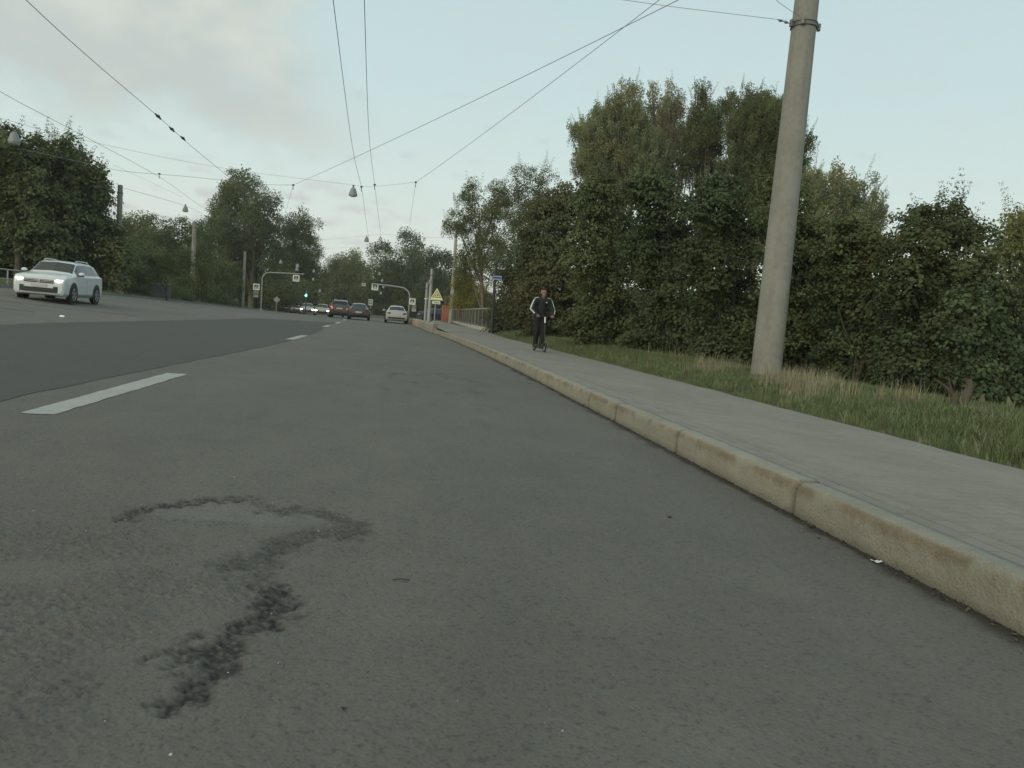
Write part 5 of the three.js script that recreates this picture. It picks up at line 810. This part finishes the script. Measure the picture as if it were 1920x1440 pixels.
tree('maple_tree', 'brown tinged bushy tree at the left end of the thicket behind the scooter rider', 'dense trees and bushes behind the right verge', [6.18, -0.70, -31.56], 6.04, 0.09, 'broad', BROWN, 0.35, 1.10, 1, [[5.99, 5, -32.12, 1.15, 1.38, 1.12], [6.76, 6.04, -32.25, 1.11, 1.2, 1.02], [5.78, 3.43, -32.89, 0.94, 1.42, 0.85], [6.47, 2.95, -31.39, 1.25, 1.59, 1.26], [5.33, 1.73, -30.95, 0.8, 1.12, 0.7], [7.26, 1.42, -32.28, 1.17, 1.17, 0.96], [6.38, 0.54, -32.35, 1.17, 0.56, 1.14]]);
tree('maple_tree', 'dense dark tree in the thicket right of the scooter rider', 'dense trees and bushes behind the right verge', [6.95, -0.70, -24.35], 5.20, 0.09, 'broad', MID, 0.31, 1.10, 1, [[6.32, 5.2, -24.65, 1.03, 0.92, 0.9], [7.13, 3.82, -25.11, 1.1, 1.1, 1.13], [5.94, 3.27, -23.95, 0.87, 1.04, 0.8], [6.74, 2.14, -24.56, 1.17, 1.08, 1.08], [5.99, 1.02, -24.13, 0.79, 0.63, 0.66], [7.55, 0.94, -24.4, 0.9, 0.72, 0.9]]);
tree('maple_tree', 'dense dark tree in the middle of the thicket', 'dense trees and bushes behind the right verge', [7.39, -0.70, -20.23], 4.59, 0.09, 'broad', DARK, 0.29, 1.10, 1, [[6.58, 4.59, -19.9, 0.93, 0.7, 0.79], [7.67, 3.66, -20.93, 0.92, 0.92, 0.92], [6.85, 3.12, -20.74, 0.76, 0.91, 0.61], [7.48, 2.11, -20.66, 0.99, 0.92, 1.04], [7.33, 0.86, -21.04, 0.94, 0.62, 0.91], [7.64, 1.08, -19.4, 0.65, 0.65, 0.66]]);
tree('maple_tree', 'leafy dark tree left beside the foot of the concrete pole', 'dense trees and bushes behind the right verge', [7.79, -0.70, -17.13], 4.12, 0.09, 'broad', DARK, 0.27, 1.10, 1, [[7.08, 4.12, -17.06, 0.78, 0.63, 0.75], [8.09, 3.42, -17.92, 0.8, 0.8, 0.78], [7, 2.6, -16.82, 0.69, 0.75, 0.6], [8.02, 1.95, -17.75, 0.86, 0.8, 0.72], [7.51, 0.87, -17.28, 0.71, 0.58, 0.64], [7.97, 1.05, -16.57, 0.63, 0.63, 0.6]]);
tree('maple_tree', 'olive topped bushy tree right behind the concrete pole', 'dense trees and bushes behind the right verge', [8.92, -0.70, -15.95], 4.00, 0.09, 'broad', MID, 0.26, 1.10, 1, [[8.09, 4, -15.66, 0.68, 0.56, 0.56], [8.85, 3.18, -15.94, 0.72, 0.72, 0.59], [8.08, 2.5, -15.55, 0.59, 0.7, 0.55], [9.41, 2.28, -16.28, 0.74, 0.74, 0.76], [8.44, 1.24, -15.49, 0.71, 0.65, 0.64], [9.29, 1.06, -15.6, 0.66, 0.66, 0.63]]);
tree('maple_tree', 'low bushy tree right of the concrete pole with pale lower branches', 'dense trees and bushes behind the right verge', [9.03, -0.70, -13.90], 3.02, 0.09, 'broad', MID, 0.25, 1.10, 1, [[8.83, 3.02, -14.05, 0.64, 0.54, 0.66], [9.19, 2.61, -13.82, 0.53, 0.64, 0.43], [8.81, 2.17, -14.23, 0.65, 0.65, 0.55], [9.33, 1.66, -14.03, 0.65, 0.6, 0.6], [9.26, 0.88, -14.31, 0.72, 0.55, 0.68], [9.7, 0.83, -13.89, 0.54, 0.49, 0.47]]);
tree('maple_tree', 'dark maple with pointed leafy tips against the sky on the right', 'dense trees and bushes behind the right verge', [9.41, -0.70, -12.33], 3.61, 0.09, 'broad', DARK, 0.24, 1.05, 1, [[9.15, 3.49, -12.59, 0.35, 0.25, 0.3], [9.74, 3.42, -12.72, 0.39, 0.33, 0.37], [9.01, 2.91, -12.1, 0.56, 0.42, 0.48], [9.8, 3.04, -12.26, 0.32, 0.32, 0.32], [8.71, 2.28, -12.14, 0.42, 0.56, 0.41], [9.73, 2.38, -12.52, 0.59, 0.49, 0.48], [9.49, 1.59, -12.5, 0.64, 0.59, 0.52], [8.75, 0.89, -11.96, 0.47, 0.47, 0.44], [9.67, 1.04, -11.96, 0.52, 0.57, 0.53], [9.76, 3.61, -12.43, 0.1, 0.19, 0.08]]);
tree('maple_tree', 'dark bush sloping down to the right edge of the picture', 'dense trees and bushes behind the right verge', [9.34, -0.70, -10.82], 2.46, 0.09, 'broad', DARK, 0.24, 1.05, 1, [[9.25, 2.46, -11.2, 0.35, 0.39, 0.28], [9.48, 2.04, -11.05, 0.39, 0.44, 0.32], [8.75, 1.64, -10.57, 0.42, 0.46, 0.43], [9.58, 1.26, -10.93, 0.48, 0.52, 0.41], [8.86, 0.73, -10.44, 0.42, 0.37, 0.43], [9.86, 0.76, -10.83, 0.43, 0.52, 0.44], [9.56, 0.29, -10.32, 0.33, 0.33, 0.32]]);
tree('willow_tree', 'yellowish soft tree at the right edge behind the dark bush', null, [16.34, -0.70, -17.92], 4.63, 0.14, 'fine', YELLOWOLIVE, 0.50, 1.00, 2, [[15.88, 4.24, -17.95, 0.42, 0.4, 0.36], [15.82, 3.53, -17.86, 0.63, 0.56, 0.6], [16.46, 3.72, -17.8, 0.71, 0.99, 0.63], [15.9, 2.54, -17.44, 0.83, 0.83, 0.84], [16.67, 4.63, -18.34, 0.43, 0.43, 0.43]]);
// undergrowth and woods that read as one mass behind the trees
{
  const rr = rng(991), dark = () => { const k = 0.75 + 0.5 * rr(); return C(0.056 * k, 0.07 * k, 0.034 * k); };
  const wood = (label, n, s, pick) => tag(scatter('distant_woods', CL.fine[0], P.leaf, n, () => { const q = pick(); if (!q) return null; const sz = s * (0.7 + 0.6 * rr()); return { p: V(...q), q: new THREE.Quaternion().setFromAxisAngle(V(rr() - 0.5, 1, rr() - 0.5).normalize(), rr() * 6.283), s: V(sz, sz, sz), c: dark() }; }), label, 'woods');
  const hump = (u, a, b) => a + b * (0.5 + 0.5 * n2(u * 0.22, 3.3));
  wood('dark woods closing the view behind the trees on the left', 9000, 1.5, () => { const u = rr(), x = lerp(-75, -19, u), z = lerp(-62, -132, u) - rr() * 7; return [x, -0.5 + rr() * hump(x, 3.2, 4), z]; });
  wood('dark woods closing the view at the far end of the road', 7000, 1.9, () => { const u = rr(), x = lerp(-26, 20, u), z = -172 - rr() * 8; return [x, -0.8 + rr() * hump(x, 5, 5), z]; });
  wood('dark undergrowth behind the thicket and the railing on the right', 9000, 0.95, () => { const u = rr(), z = lerp(-2, -95, u), x = lerp(15, 9.5, ss(0, 0.6, u)) + rr() * 3.5; return [x, -1.2 + rr() * hump(z, 3.0, 1.2), z]; });
}

renderer.render(scene, camera);
